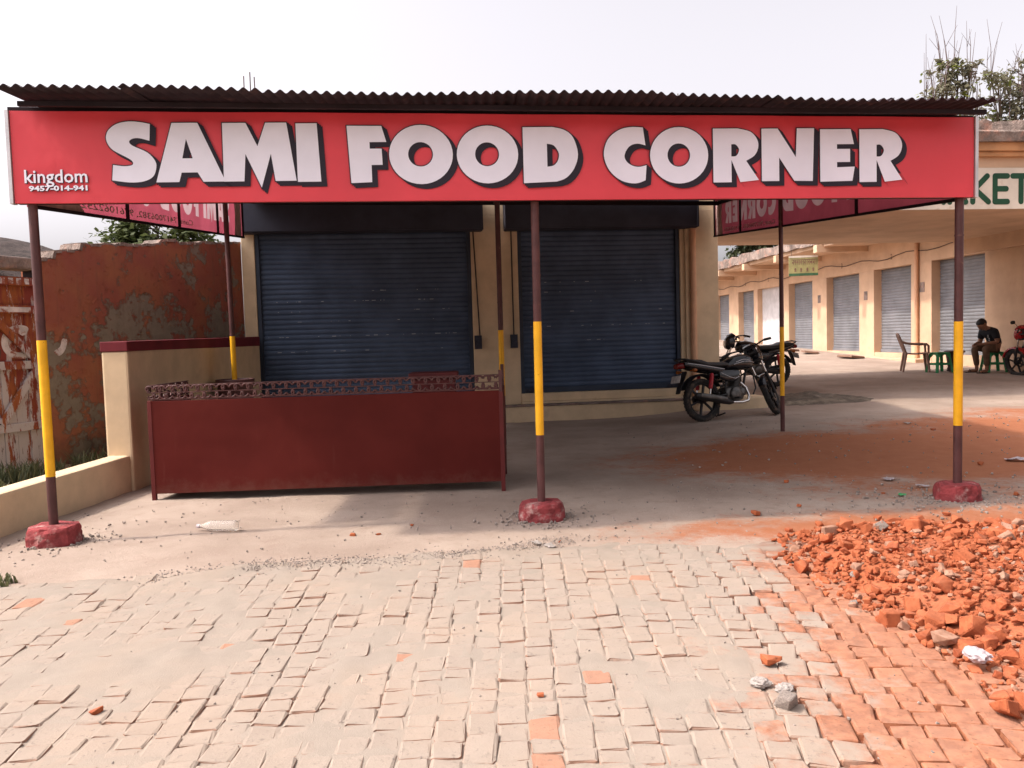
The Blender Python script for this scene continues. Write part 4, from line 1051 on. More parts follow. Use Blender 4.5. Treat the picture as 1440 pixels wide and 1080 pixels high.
    # chain case, stand
    m = MB(); m.loft([(-.08, .10, .32, .02, .05, 2.6), (.05, .10, .32, .022, .06, 2.6), (.34, .10, .35, .02, .045, 2.6)], 12); P(m, 'chain_case', 'black_plastic')
    m = MB(); m.tube([(.36, .12, .30), (.33, .26, .02)], .011, 8); m.tube([(.345, .06, .24), (.30, .06, .06)], .013, 8); m.tube([(.30, -.10, .10), (.30, .10, .06)], .012, 8); P(m, 'stand', 'black_plastic')
    m = MB(); m.tube([(.84, -.13, .62), (.84, -.16, .42), (.79, -.15, .33)], .011, 8); m.tube([(.84, .13, .62), (.84, .16, .42), (.79, .15, .33)], .011, 8); m.tube([(.84, -.13, .62), (.86, 0, .68), (.84, .13, .62)], .011, 8); P(m, 'crash_guard', 'black_plastic')
    # steering assembly
    for s in (-1, 1):
        m = MB(); up_ = head+Vector((.045, s*.085, .10)); lo = fx+Vector((0, s*.075, .0)); mid = up_.lerp(lo, .52)
        m.tube([up_, mid], .016, 10); m.xf(ST); f = P(m, 'fork_leg', 'chrome')
        m = MB(); m.tube([mid, up_.lerp(lo, .98)], .024, 10); m.xf(ST); P(m, 'slider', 'black_plastic', f)
    m = MB(); m.box((.90, -.11, .905), (1.03, .11, .93)); m.box((.95, -.11, .80), (1.06, .11, .82)); m.xf(ST); P(m, 'yoke', 'black_plastic')
    m = MB(); n = 10; vs = []
    for k in range(n+1):
        a = R(18)+R(140)*k/n; rr = rw+.030
        for y, dr in ((-.062, -.03), (-.05, 0), (.05, 0), (.062, -.03)): vs.append((fx.x+math.cos(a)*(rr+dr), y, fx.z+math.sin(a)*(rr+dr)))
    m.add(vs, [(k*4+j, k*4+j+1, k*4+5+j, k*4+4+j) for k in range(n) for j in range(3)], 0, True); m.xf(ST); P(m, 'front_mudguard', body)
    m = MB(); m.loft([(1.00, 0, .93, .10, .13, 2.4), (1.06, 0, .92, .125, .15, 2.4), (1.13, 0, .90, .115, .13, 2.3), (1.17, 0, .885, .09, .095, 2.2)], 20); m.loft([(.99, 0, 1.04, .085, .012, 2.2), (1.05, 0, 1.06, .11, .03, 2.2), (1.12, 0, 1.02, .10, .03, 2.2)], 14); m.xf(ST); hl = P(m, 'headlamp_cowl', body)
    m = MB(); m.loft([(1.165, 0, .885, .085, .085, 2.2), (1.19, 0, .88, .06, .06, 2)], 18); m.xf(ST); P(m, 'headlamp', 'lens_clear', hl)
    m = MB(); hb = [(.80, -.36, 1.00), (.88, -.26, 1.03), (.955, -.12, 1.025), (.965, 0, .985), (.955, .12, 1.025), (.88, .26, 1.03), (.80, .36, 1.00)]; m.tube(hb, .012, 8); m.tube([(.965, -.06, .94), (.965, -.06, .995)], .016, 8); m.tube([(.965, .06, .94), (.965, .06, .995)], .016, 8); m.xf(ST); hbo = P(m, 'handlebar', 'black_plastic')
    for s in (-1, 1):
        m = MB(); m.tube([(.795, s*.37, .997), (.868, s*.27, 1.026)], .019, 10); m.xf(ST); P(m, 'grip', 'black_plastic', hbo)
        m = MB(); m.tube([(.91, s*.24, 1.03), (.90, s*.30, 1.015), (.85, s*.37, .995)], .006, 6); m.xf(ST); P(m, 'lever', 'chrome', hbo)
        m = MB(); m.tube([(.90, s*.22, 1.03), (.90, s*.27, 1.13), (.89, s*.33, 1.19)], .005, 6); m.loft([(.88, s*.36, 1.20, .055, .034, 2.4), (.895, s*.36, 1.20, .06, .038, 2.4), (.91, s*.36, 1.20, .035, .022, 2.4)], 12); m.xf(ST); P(m, 'mirror', 'black_plastic', hbo) if body != 'black_gloss' else None
    if box:
        m = MB(); m.box((-.62, -.22, .90), (-.20, .22, 1.12)); P(m, 'top_box', 'black_plastic', bevel=.03)
    return t
GB = 'motorcycles parked in the yard'
hd = math.atan2(.53, 1.21)
motorcycle('black motorcycle with silver tank stripes leaning on its stand at the plinth end', (2.95, 11.33, gz(2.95, 11.3)-.004), hd, R(-7), R(38), 'black_gloss', GB)
motorcycle('plain black motorcycle parked tail-out behind the striped one', (5.60, 16.0, gz(5.6, 16.0)-.002), R(196), R(-7), R(-20), 'black_gloss', GB, stripe='engine_metal')
motorcycle('red motorcycle with front wheel towards the seated man', (11.14, 15.5, gz(11.1, 15.5)), R(98), R(-6), R(6), 'red_gloss', GB)

# ------------------------------------------------------------ stools, chair, tub, man
def stool(label, x, y, rz, first=None):
    if first:
        c = copy_tree(first); c.location = (x, y, gz(x, y)); c.rotation_euler = (0, 0, rz); c['label'] = label; return c
    t = thing('plastic_stool', label, 'stool', (x, y, gz(x, y)), rz, 'green plastic stools')
    m = MB(); m.prism([(-.15, -.15), (.15, -.15), (.15, .15), (-.15, .15)], .425, .45, 'z'); m.prism([(-.16, -.16), (.16, -.16), (.16, .16), (-.16, .16)], .395, .424, 'z'); m.build('seat', 'stool_green', t, bevel=.012)
    for sx in (-1, 1):
        for sy in (-1, 1):
            m = MB(); p = Vector((sx*.135, sy*.135, .40)); q = Vector((sx*.19, sy*.19, 0))
            m.beam(p, q, .062, .040, up=(sx, sy, 0)); m.build('leg', 'stool_green', t, bevel=.006)
    m = MB()
    for a, b in (((-1, -1), (1, -1)), ((1, -1), (1, 1)), ((1, 1), (-1, 1)), ((-1, 1), (-1, -1))):
        m.beam((a[0]*.163, a[1]*.163, .19), (b[0]*.163, b[1]*.163, .19), .015, .045)
        for e0, e1 in ((a, b), (b, a)):                       # arched gusset at the top
            e0 = Vector((*e0, 0)); e1 = Vector((*e1, 0)); m.beam(e0*.145+Vector((0, 0, .34)), e0.lerp(e1, .22)*.142+Vector((0, 0, .40)), .014, .05)
    m.build('brace', 'stool_green', t, bevel=.003)
    return t
MX, MY = 11.0, 17.65
s1 = stool('empty green plastic stool next to the brown chair', 9.98, 17.97, .1)
stool('green plastic stool under the seated man', MX, MY, -.12, s1)
def chair():
    x, y = 9.62, 18.35
    t = thing('plastic_chair', 'brown plastic armchair with curved arms facing the green stool', 'chair', (x, y, gz(x, y)), R(-20))
    # faces local +x
    m = MB(); m.loft([(-.20, 0, .42, .20, .016, 4), (-.05, 0, .405, .22, .016, 4), (.12, 0, .41, .225, .016, 4), (.24, 0, .42, .21, .02, 4)], 16); m.build('seat', 'chair_brown', t)
    for s in (-1, 1):
        m = MB(); m.tube([(.22, s*.20, .42), (.27, s*.235, 0)], [.032, .024], 8); m.build('leg', 'chair_brown', t)
        m = MB(); m.tube([(-.20, s*.185, .43), (-.27, s*.22, 0)], [.032, .024], 8); m.build('leg', 'chair_brown', t)
        m = MB(); m.tube([(-.30, s*.22, .70), (-.15, s*.255, .64), (.05, s*.265, .625), (.20, s*.26, .625), (.245, s*.25, .59), (.25, s*.225, .42)], [.018, .024, .027, .027, .026, .024], 8); m.build('arm', 'chair_brown', t)
    m = MB(); n = 8; vs = []
    m.tube([(-.20, -.19, .43), (-.27, -.205, .62), (-.345, -.19, .82), (-.36, -.12, .86), (-.365, 0, .87), (-.36, .12, .86), (-.345, .19, .82), (-.27, .205, .62), (-.20, .19, .43)], .022, 8)
    for yy in (-.11, -.055, 0, .055, .11): m.tube([(-.21, yy, .42), (-.28, yy, .63), (-.355, yy, .85)], .014, 6)
    m.build('backrest', 'chair_brown', t)
chair()
def tub():
    x, y = 10.42, 18.15
    t = thing('plastic_tub', 'dark brown plastic tub stool standing between the green stools', 'stool', (x, y, gz(x, y)))
    m = MB(); m.lathe([(.205, .42), (.215, .43), (.215, .455), (.20, .465), (.0, .46)], 24); m.build('top', 'tub_brown', t)
    m = MB(); m.lathe([(.125, .09), (.135, .10), (.185, .42)], 24); m.build('body', 'tub_brown', t)
    for k in range(4):
        a = .5+k*math.pi/2; m = MB(); m.beam((.12*math.cos(a), .12*math.sin(a), .12), (.16*math.cos(a), .16*math.sin(a), 0), .06, .03); m.build('foot', 'tub_brown', t)
tub()
def skin_geo(pts, edges, root=0, sub=2):
    """pts: name -> (x, y, z, r) ; returns verts, faces of a skinned body"""
    names = list(pts); idx = {n: i for i, n in enumerate(names)}
    me = bpy.data.meshes.new('sk'); me.from_pydata([pts[n][:3] for n in names], [(idx[a], idx[b]) for a, b in edges], [])
    o = bpy.data.objects.new('sk', me); COL.objects.link(o); o.modifiers.new('s', 'SKIN').use_smooth_shade = True
    if not me.skin_vertices: raise RuntimeError('no skin layer')
    for n, i in idx.items():
        r = pts[n][3]; r = r if isinstance(r, tuple) else (r, r)
        me.skin_vertices[0].data[i].radius = r; me.skin_vertices[0].data[i].use_root = (i == root)
    ss = o.modifiers.new('u', 'SUBSURF'); ss.levels = sub; ss.render_levels = sub
    dg = bpy.context.evaluated_depsgraph_get(); dg.update()
    q = bpy.data.meshes.new_from_object(o.evaluated_get(dg)); V = [v.co.copy() for v in q.vertices]; Fc = [tuple(p.vertices) for p in q.polygons]
    bpy.data.objects.remove(o); bpy.data.meshes.remove(q); return V, Fc
def person():
    t = thing('person', 'man in a black T-shirt and brown trousers hunched on a green stool', 'person', (MX, MY, gz(MX, MY)), R(12))
    # faces local -x, seat at z .45
    J = {'pelvis': (.03, 0, .545, (.135, .115)), 'waist': (.02, 0, .67, (.13, .105)), 'chest': (-.045, 0, .815, (.15, .12)), 'upper': (-.125, 0, .915, (.13, .095)), 'neck': (-.185, 0, .965, .054), 'neck2': (-.235, 0, .995, .052), 'head': (-.275, 0, 1.03, (.07, .08)), 'crown': (-.295, 0, 1.075, (.064, .075))}
    E = [('pelvis', 'waist'), ('waist', 'chest'), ('chest', 'upper'), ('upper', 'neck'), ('neck', 'neck2'), ('neck2', 'head'), ('head', 'crown')]
    for s, k in ((1, 'l'), (-1, 'r')):
        ko = -.40 if k == 'r' else -.36; ka = .20 if k == 'r' else .16
        J.update({'hip'+k: (-.02, s*.09, .53, .095), 'thigh'+k: (-.2, s*.14, .535, .085), 'knee'+k: (ko, s*ka, .53, .065), 'calf'+k: (ko+.035, s*(ka-.01), .36, .056), 'ankle'+k: (ko+.06, s*(ka-.02), .095, .040), 'heel'+k: (ko+.05, s*(ka-.02), .045, .040), 'toe'+k: (ko-.10, s*(ka+.01), .035, .034), 'tip'+k: (ko-.15, s*(ka+.015), .03, .022)})
        J.update({'sh'+k: (-.13, s*.165, .885, .068), 'arm'+k: (-.125, s*.215, .77, .056), 'elb'+k: (-.13, s*.235, .655, .046), 'fore'+k: (-.27, s*.17, .64, .040), 'wri'+k: (-.375, s*.09, .625, .030)})
        E += [('pelvis', 'hip'+k), ('hip'+k, 'thigh'+k), ('thigh'+k, 'knee'+k), ('knee'+k, 'calf'+k), ('calf'+k, 'ankle'+k), ('ankle'+k, 'heel'+k), ('heel'+k, 'toe'+k), ('toe'+k, 'tip'+k), ('upper', 'sh'+k), ('sh'+k, 'arm'+k), ('arm'+k, 'elb'+k), ('elb'+k, 'fore'+k), ('fore'+k, 'wri'+k)]
        # hands: palm and five fingers, loosely clasped in front of the knees
        w_ = Vector(J['wri'+k][:3]); J['palm'+k] = (w_.x-.045, s*.065, w_.z-.01, (.030, .018)); J['kn'+k] = (w_.x-.085, s*.05, w_.z-.02, (.030, .014)); E += [('wri'+k, 'palm'+k), ('palm'+k, 'kn'+k)]
    V, Fc = skin_geo(J, E)
    m = MB(); m.add(V, Fc, 0, True)
    for s, k in ((1, 'l'), (-1, 'r')):
        kn = Vector(J['kn'+k][:3])
        for q in range(4):
            b = kn+Vector((0, s*(.018-.012*q), .012-.006*q)); ln = (.060, .066, .062, .048)[q]
            m.tube([b, b+Vector((-ln*.45, -s*.004, -.006)), b+Vector((-ln*.75, -s*.014, -.026)), b+Vector((-ln*.78, -s*.022, -.045))], [.0085, .008, .0075, .006], 7)
        b = Vector(J['palm'+k][:3])+Vector((0, -s*.02, .014)); m.tube([b, b+Vector((-.03, -s*.014, .012)), b+Vector((-.055, -s*.012, .006))], [.010, .009, .007], 7)
    # face: nose, brow, jaw, ears on the bent head
    hc = Vector((-.295, 0, 1.05)); HM = Matrix.Translation(hc) @ Matrix.Rotation(R(-46), 4, 'Y')
    def hp(x, y, z): return HM @ Vector((x, y, z))
    st = len(m.v)
    m.loft([(-.085, 0, -.075, .028, .02, 2.2), (-.06, 0, -.07, .05, .045, 2.4), (-.02, 0, -.05, .06, .065, 2.4), (.03, 0, -.03, .055, .06, 2.2)], 16, 0, HM)
    m.loft([(-.10, 0, .0, .045, .03, 2.2), (-.075, 0, .01, .066, .075, 2.2), (-.03, 0, .02, .078, .095, 2.1), (.04, 0, .02, .078, .095, 2.1), (.085, 0, .02, .055, .07, 2)], 18, 0, HM)
    m.tube([hp(-.09, 0, .02), hp(-.118, 0, -.018), hp(-.10, 0, -.03)], [.010, .016, .010], 8)
    for s in (-1, 1): m.loft([(-.012, s*.083, 0, .007, .030, 2), (.012, s*.085, .002, .010, .034, 2), (.022, s*.083, 0, .005, .02, 2)], 10, 0, HM)
    body = m.build('body', 'skin', t)
    m = MB()                                                     # eyes, brows, mouth
    for s in (-1, 1): m.tube([hp(-.095, s*.045, .028), hp(-.104, s*.022, .032)], .0055, 6)
    m.tube([hp(-.098, -.02, -.055), hp(-.103, 0, -.053), hp(-.098, .02, -.055)], .005, 6); m.build('brows', 'hair', body)
    m = MB(); vs = []; n = 22; rnd = random.Random(6)
    m.loft([(-.085, 0, .085, .045, .018, 2.2), (-.06, 0, .075, .074, .045, 2.2), (-.02, 0, .06, .087, .07, 2.2), (.04, 0, .04, .087, .09, 2.2), (.08, 0, .03, .072, .08, 2.1), (.10, 0, .02, .045, .05, 2)], 20, 0, HM)
    for i, v in enumerate(m.v): m.v[i] = v+Vector((rnd.uniform(-.004, .004),)*3)
    m.build('hair', 'hair', t)
    g = .016
    Js = {k: J[k] for k in ('pelvis', 'waist', 'chest', 'upper', 'shl', 'shr', 'arml', 'armr')}
    Js = {k: (v[0], v[1], v[2], tuple(q+g for q in v[3]) if isinstance(v[3], tuple) else v[3]+g+.006) for k, v in Js.items()}
    Js['pelvis'] = (.04, 0, .545, (.172, .152)); Js['waist'] = (.02, 0, .67, (.155, .135)); Js['neck'] = (-.17, 0, .955, .070)
    for k, s in (('l', 1), ('r', -1)): Js['cuff'+k] = (-.125, s*.222, .725, .068)
    V, Fc = skin_geo(Js, [('pelvis', 'waist'), ('waist', 'chest'), ('chest', 'upper'), ('upper', 'neck'), ('upper', 'shl'), ('upper', 'shr'), ('shl', 'arml'), ('shr', 'armr'), ('arml', 'cuffl'), ('armr', 'cuffr')])
    m = MB(); m.add(V, Fc, 0, True); sh = m.build('t_shirt', 'shirt', t)
    m = MB()
    for k in range(5): m.box((-.205+.014*k, -.07+.012*(k % 2), .80-.035*k), (-.193+.014*k, -.045+.012*(k % 2), .82-.035*k))
    m.build('shirt_print', 'shirt_print', sh)
    Jt = {}; Et = []
    Jt['pelvis'] = (.03, 0, .54, (.145, .125)); Jt['waist'] = (.0, 0, .62, (.13, .11)); Et.append(('pelvis', 'waist'))
    for k in 'lr':
        for nm in ('hip', 'thigh', 'knee', 'calf', 'ankle'): v = J[nm+k]; Jt[nm+k] = (v[0], v[1], v[2] if nm != 'ankle' else .13, v[3]+.016)
        Et += [('pelvis', 'hip'+k), ('hip'+k, 'thigh'+k), ('thigh'+k, 'knee'+k), ('knee'+k, 'calf'+k), ('calf'+k, 'ankle'+k)]
    V, Fc = skin_geo(Jt, Et); m = MB(); m.add(V, Fc, 0, True); m.build('trousers', 'trousers', t)
    for k in 'lr':
        h_ = Vector(J['heel'+k][:3]); p = Vector(J['tip'+k][:3]); m = MB(); c = (h_+p)/2
        m.loft([(-.15, 0, .009, .03, .009, 3), (-.09, 0, .009, .045, .009, 3), (.04, 0, .009, .036, .009, 3), (.11, 0, .009, .03, .009, 3)], 12, 0, Matrix.Translation((c.x, c.y, 0)))
        m.tube([(c.x-.06, c.y-.045, .012), (c.x-.065, c.y, .072), (c.x-.06, c.y+.045, .012)], .009, 6); m.build('sandal', 'sandal', t)
person()

# ------------------------------------------------------------ rubble heap
def chunk_mesh(i, mt):
    rnd = random.Random(500+i); bm = bmesh.new()
    pts = []
    sx, sy, sz = rnd.uniform(.75, 1.2), rnd.uniform(.65, 1.0), rnd.uniform(.5, .85)
    box_ = i % 3 == 0
    for q in range(8 if box_ else 17):
        v = Vector((rnd.uniform(-1, 1), rnd.uniform(-1, 1), rnd.uniform(-1, 1)))
        mx = max(abs(v.x), abs(v.y), abs(v.z)); v = v/mx*rnd.uniform(.8, 1)
        if box_: v = Vector(((-1, 1)[q & 1], (-1, 1)[(q >> 1) & 1], (-1, 1)[(q >> 2) & 1]))*.78; v += Vector((rnd.uniform(-.3, .3), rnd.uniform(-.3, .3), rnd.uniform(-.3, .3)))
        pts.append(bm.verts.new((v.x*sx*.5, v.y*sy*.5, v.z*sz*.5)))
    r = bmesh.ops.convex_hull(bm, input=pts); bmesh.ops.delete(bm, geom=[v for v in bm.verts if not v.link_faces], context='VERTS')
    bmesh.ops.bevel(bm, geom=[e for e in bm.edges if e.calc_face_angle(0) > .35], offset=.05, segments=1, affect='EDGES', clamp_overlap=True)
    me = bpy.data.meshes.new('brick_chunk'); bm.to_mesh(me); bm.free(); me.materials.append(MATS[mt]); return me
CH = [chunk_mesh(i, 'rubble_orange') for i in range(16)]+[chunk_mesh(30+i, 'rubble_pale') for i in range(4)]+[chunk_mesh(50+i, 'stone_grey') for i in range(3)]
def heap_z(x, y):
    e = x-rubble_edge(y); b = min(e, 5.25-.02*x-y+.15*nz(x, 0, 2), y-.9)
    return .0+.13*sstep(-.02, .5, b)+.05*sstep(.4, 1.6, b)+.035*nz(x, y, 2.2, 7)*sstep(0, .4, b) if b > -.05 else -.03
def rubble():
    xs = [1.45+.06*i for i in range(60)]; ys = [.9+.06*i for i in range(74)]
    vs = [(x, y, heap_z(x, y)-.018) for y in ys for x in xs]; nx = len(xs)
    fs = [(j*nx+i, j*nx+i+1, (j+1)*nx+i+1, (j+1)*nx+i) for j in range(len(ys)-1) for i in range(nx-1)]
    m = MB(); m.add(vs, fs, 0, True); h = m.build('rubble_bed', 'rubble_orange'); tag(h, 'orange brick dust and crumbs bedding the heap of broken bricks', 'brick dust', kind='stuff')
    rnd = random.Random(21); it = []
    for q in range(12500):
        x = rnd.uniform(1.5, 4.9); y = rnd.uniform(.95, 5.3); e = x-rubble_edge(y); top = 5.25-.02*x-y
        if e < rnd.uniform(-.09, .05) or top < rnd.uniform(-.08, .06): continue
        s = min(.13, .0205*math.exp(rnd.gauss(0, .50)))*(1.25 if rnd.random() < .14 else 1)
        if e < .28 and y < 3.7 and rnd.random() < .10: s = rnd.uniform(.05, .095)
        k = rnd.randrange(16) if rnd.random() < .86 else (16+rnd.randrange(4) if rnd.random() < .88 else 20+rnd.randrange(3))
        s *= 1.15
        it.append((x, y, max(PAVE_TOP if e < .05 else 0, heap_z(x, y))+s*rnd.uniform(-.05, .30), s, k, (rnd.uniform(-.5, .5), rnd.uniform(-.5, .5), rnd.uniform(0, 6.28))))
    it.append((1.80, 3.20, .05, .105, 18, (.1, .1, .6)))
    inf = lambda q: q[1] > 2.2 and abs(q[0]) < .645*q[1]
    v = sorted([q for q in it if inf(q)], key=lambda q: -q[3]/q[1]); rest = v[300:]+[q for q in it if not inf(q)]
    for x, y, z, s, k, r in v[:300]:
        o = link('brick_chunk', CH[k]); o.location = (x, y, z); o.rotation_euler = r; o.scale = (s, s, s)
        if k < 16: tag(o, 'orange chunk of broken brick on the heap of rubble', 'brick chunk', 'orange chunks on the rubble heap')
        elif k < 20: tag(o, 'pale dusty chunk of broken brick on the heap of rubble', 'brick chunk', 'pale chunks on the rubble heap')
        else: o.name = 'grey_stone'; tag(o, 'grey stone among the orange chunks of the rubble heap', 'stone', 'grey stones on the rubble heap')
    for nm, sel, mt, lb in (('small_rubble', lambda k: k < 16, 'rubble_orange', 'small orange crumbs of broken brick filling the rubble heap'), ('pale_rubble', lambda k: k >= 16, 'rubble_pale', 'small pale crumbs of broken brick in the rubble heap')):
        bm = bmesh.new()
        for x, y, z, s, k, r in rest:
            if not sel(k): continue
            n0 = len(bm.verts); bm.from_mesh(CH[k]); bm.verts.ensure_lookup_table()
            from mathutils import Euler
            M = Matrix.LocRotScale(Vector((x, y, z)), Euler(r), Vector((s, s, s)))
            for vv in bm.verts[n0:]: vv.co = M @ vv.co
        me = bpy.data.meshes.new(nm); bm.to_mesh(me); bm.free(); me.materials.append(MATS[mt]); o = link(nm, me); tag(o, lb, 'rubble', kind='stuff')
rubble()

# ------------------------------------------------------------ gravel, sand heap, litter
def gravel():
    rnd = random.Random(31); bm = bmesh.new(); n = 0
    spots = []
    for q in range(1500): f = rnd.random(); spots.append((-2.0+2.5*f+rnd.gauss(0, .12), 4.55+.62*f+.1*math.sin(f*7)+rnd.gauss(0, .07), rnd.uniform(.005, .013)))
    for (x, y), k in zip(PF, (90, 170, 330)):
        for q in range(k): a = rnd.uniform(0, 6.28); d = .17+abs(rnd.gauss(0, .16 if k < 300 else .30)); spots.append((x+d*math.cos(a), y+d*.8*math.sin(a), rnd.uniform(.007, .026)))
    for q in range(500): spots.append((rnd.uniform(-3.3, 4.5), rnd.uniform(5.0, 6.9), rnd.uniform(.005, .018)))
    for q in range(420): spots.append((rnd.uniform(1.5, 7), rnd.uniform(5.4, 11), rnd.uniform(.008, .024)))
    for q in range(170): spots.append((rnd.uniform(-1.6, 1.5), rnd.uniform(2.3, 4.9), rnd.uniform(.004, .012)))
    for x, y, s in spots:
        n0 = len(bm.verts); bm.from_mesh(CH[20+rnd.randrange(3)]); bm.verts.ensure_lookup_table()
        zz = gz(x, y)+(.004 if y > 5 else PAVE_TOP+.0)
        M = Matrix.LocRotScale(Vector((x, y, zz+s*.2)), Matrix.Rotation(rnd.uniform(0, 6.28), 3, 'Z'), Vector((s, s, s)))
        for v in bm.verts[n0:]: v.co = M @ v.co
    me = bpy.data.meshes.new('gravel'); bm.to_mesh(me); bm.free(); me.materials.append(MATS['stone_grey']); o = link('gravel', me); tag(o, 'scattered grey gravel along the edge of the paving and round the footings', 'gravel', kind='stuff')
    # heap of dark building sand behind the motorcycle
    m = MB(); vs = []; nx = 50; ny = 34
    for j in range(ny):
        for i in range(nx):
            x = 4.0+2.9*i/(nx-1); y = 12.6+2.0*j/(ny-1); d = math.hypot((x-5.25)/1.25, (y-13.55)/.8)
            vs.append((x, y, gz(x, y)-.035+.17*max(0, 1-d)**.8*(1+.35*nz(x, y, 3.1, 2))+.018*nz(x, y, 9, 1)+.010*nz(x, y, 22, 3)))
    m.add(vs, [(j*nx+i, j*nx+i+1, (j+1)*nx+i+1, (j+1)*nx+i) for j in range(ny-1) for i in range(nx-1)], 0, True); o = m.build('sand_heap', 'sand_wet'); tag(o, 'low heap of dark building sand spread on the yard behind the motorcycle', 'sand', kind='stuff')
gravel()
def loose(name, k, loc, s, rot, label, cat, mt=None):
    me = CH[k]
    if mt: me = me.copy(); me.materials.clear(); me.materials.append(MATS[mt])
    o = link(name, me); o.location = loc; o.rotation_euler = rot; o.scale = (s, s, s*.8); tag(o, label, cat); return o
loose('brick_piece', 2, (1.055, 3.09, .035), .085, (0, .1, .5), 'orange brick piece lying alone on the dusty paving above the crumpled paper', 'brick piece')
loose('stone', 21, (.985, 2.74, .035), .085, (.1, 0, .9), 'rounded grey stone on the paving below the crumpled paper', 'stone')
loose('brick_piece', 5, (1.845, 5.70, .018), .075, (0, .2, .2), 'small orange brick lump on bare ground between the middle footing and the rubble', 'brick piece')
loose('brick_piece', 7, (-1.46, 2.90, .025), .05, (0, 0, 1.2), 'small orange brick piece on the sandy paving far from the rubble', 'brick piece')
loose('brick_piece', 9, (.14, 2.89, .022), .028, (0, 0, .2), 'tiny orange brick crumb on the paving below the middle post', 'brick piece')
loose('brick_piece', 11, (3.95, 6.05, .02), .06, (0, 0, .7), 'orange brick lump beside the gravel round the right footing', 'brick piece')
for i, (x, y, s) in enumerate(((-.98, 5.52, .04), (-.80, 5.50, .035), (2.25, 5.95, .04), (2.6, 5.45, .07), (2.15, 5.35, .06), (1.9, 5.2, .06), (3.1, 5.5, .06), (-.6, 5.75, .03), (2.5, 6.9, .05), (3.05, 6.3, .03), (4.5, 7.4, .06), (5.2, 9.5, .07), (1.30, 3.0, .035), (.4, 5.15, .03))):
    o = link('brick_crumb', CH[i % 16]); o.location = (x, y, gz(x, y)+s*.2); o.scale = (s, s, s*.8); o.rotation_euler = (0, 0, i*1.3); tag(o, 'stray crumb of orange brick on the dusty ground away from the heap', 'brick crumb', 'stray brick crumbs on the ground')
def crumple(name, loc, s, mt, label, cat, seed, flat=.5):
    rnd = random.Random(seed); bm = bmesh.new(); bmesh.ops.create_icosphere(bm, subdivisions=3, radius=.5)
    for v in bm.verts:
        q = v.co.normalized(); k = .62+.5*abs(mnoise.noise(q*1.9+Vector((seed, 0, 0))))+.16*mnoise.noise(q*4+Vector((0, seed, 0)))
        v.co = Vector((q.x*k*.62, q.y*k*.5, q.z*k*flat*.6))
    me = bpy.data.meshes.new(name); bm.to_mesh(me); bm.free(); me.materials.append(MATS[mt])
    o = link(name, me); zmin = min(v.co.z for v in me.vertices)*s; o.location = (loc[0], loc[1], loc[2]-zmin-.006); o.scale = (s, s, s); o.rotation_euler = (0, 0, seed); tag(o, label, cat); return o
crumple('crumpled_paper', (.945, 2.90, PAVE_TOP), .075, 'paper', 'crumpled white newspaper ball on the paving beside the rounded grey stone', 'paper', 3, .55)
crumple('crumpled_paper', (1.025, 2.87, PAVE_TOP), .085, 'paper', 'flattened newspaper scrap touching the crumpled paper ball', 'paper', 4, .35)
crumple('plastic_bag', (1.80, 2.98, .045), .11, 'plastic_bag', 'white plastic bag caught at the foot of the rubble heap', 'bag', 8, .5)
def scrap(loc, s, mt, label, seed, cat='litter'):
    m = MB(); n = 6; vs = []
    for j in range(n):
        for i in range(n):
            x = (i/(n-1)-.5)*s; y = (j/(n-1)-.5)*s*.6; vs.append((x, y, .006+.25*s*abs(nz(x/s*1.5, y/s*1.5, 1.6, seed))))
    m.add(vs, [(j*n+i, j*n+i+1, (j+1)*n+i+1, (j+1)*n+i) for j in range(n-1) for i in range(n-1)]); o = m.build('litter_scrap', mt); md = o.modifiers.new('t', 'SOLIDIFY'); md.thickness = .002
    o.location = (*loc, gz(*loc)+.006); o.rotation_euler = (0, 0, seed); tag(o, label, cat, 'scraps of litter')
scrap((.25, 5.10), .07, 'paper', 'small torn white paper scrap at the paving edge by the middle footing', 2)
scrap((.33, 5.02), .09, 'paper', 'larger torn white paper scrap at the paving edge by the middle footing', 5)
scrap((3.14, 6.18), .09, 'green_scrap', 'green plastic scrap on the ground beside the right footing', 1)
scrap((3.36, 6.83), .13, 'plastic_bag', 'long pale plastic scrap behind the green scrap', 7)
scrap((3.47, 6.50), .10, 'plastic_bag', 'crinkled pale plastic scrap between the green scrap and right footing', 9)
scrap((5.25, 10.2), .14, 'paper', 'white paper scrap on the orange ground before the gateway', 4)
scrap((4.9, 7.5), .18, 'plastic_bag', 'white plastic strip on the orange ground right of the last post', 6)
def bottle():
    p = Vector((-2.115, 5.80, 0)); q = Vector((-1.835, 5.77, 0)); d = (q-p); ang = math.atan2(d.y, d.x)
    t = thing('plastic_bottle', 'empty clear plastic bottle lying on the ground before the counter', 'bottle', (p.x, p.y, gz(p.x, p.y)+.040), ang)
    M = Matrix.Rotation(R(90), 4, 'Y'); prof = [(.013, 0), (.014, .03), (.02, .045), (.034, .075), (.038, .09)]
    for k in range(8): prof += [(.038, .10+k*.021), (.0355, .11+k*.021)]
    prof += [(.038, .268), (.034, .282), (.0, .276)]
    m = MB(); m.lathe(prof, 20, M); m.build('bottle_body', 'clear_plastic', t)
    m = MB(); m.lathe([(0, -.012), (.0155, -.012), (.0155, .012)], 14, M); m.build('neck_ring', 'plastic_bag', t)
bottle()

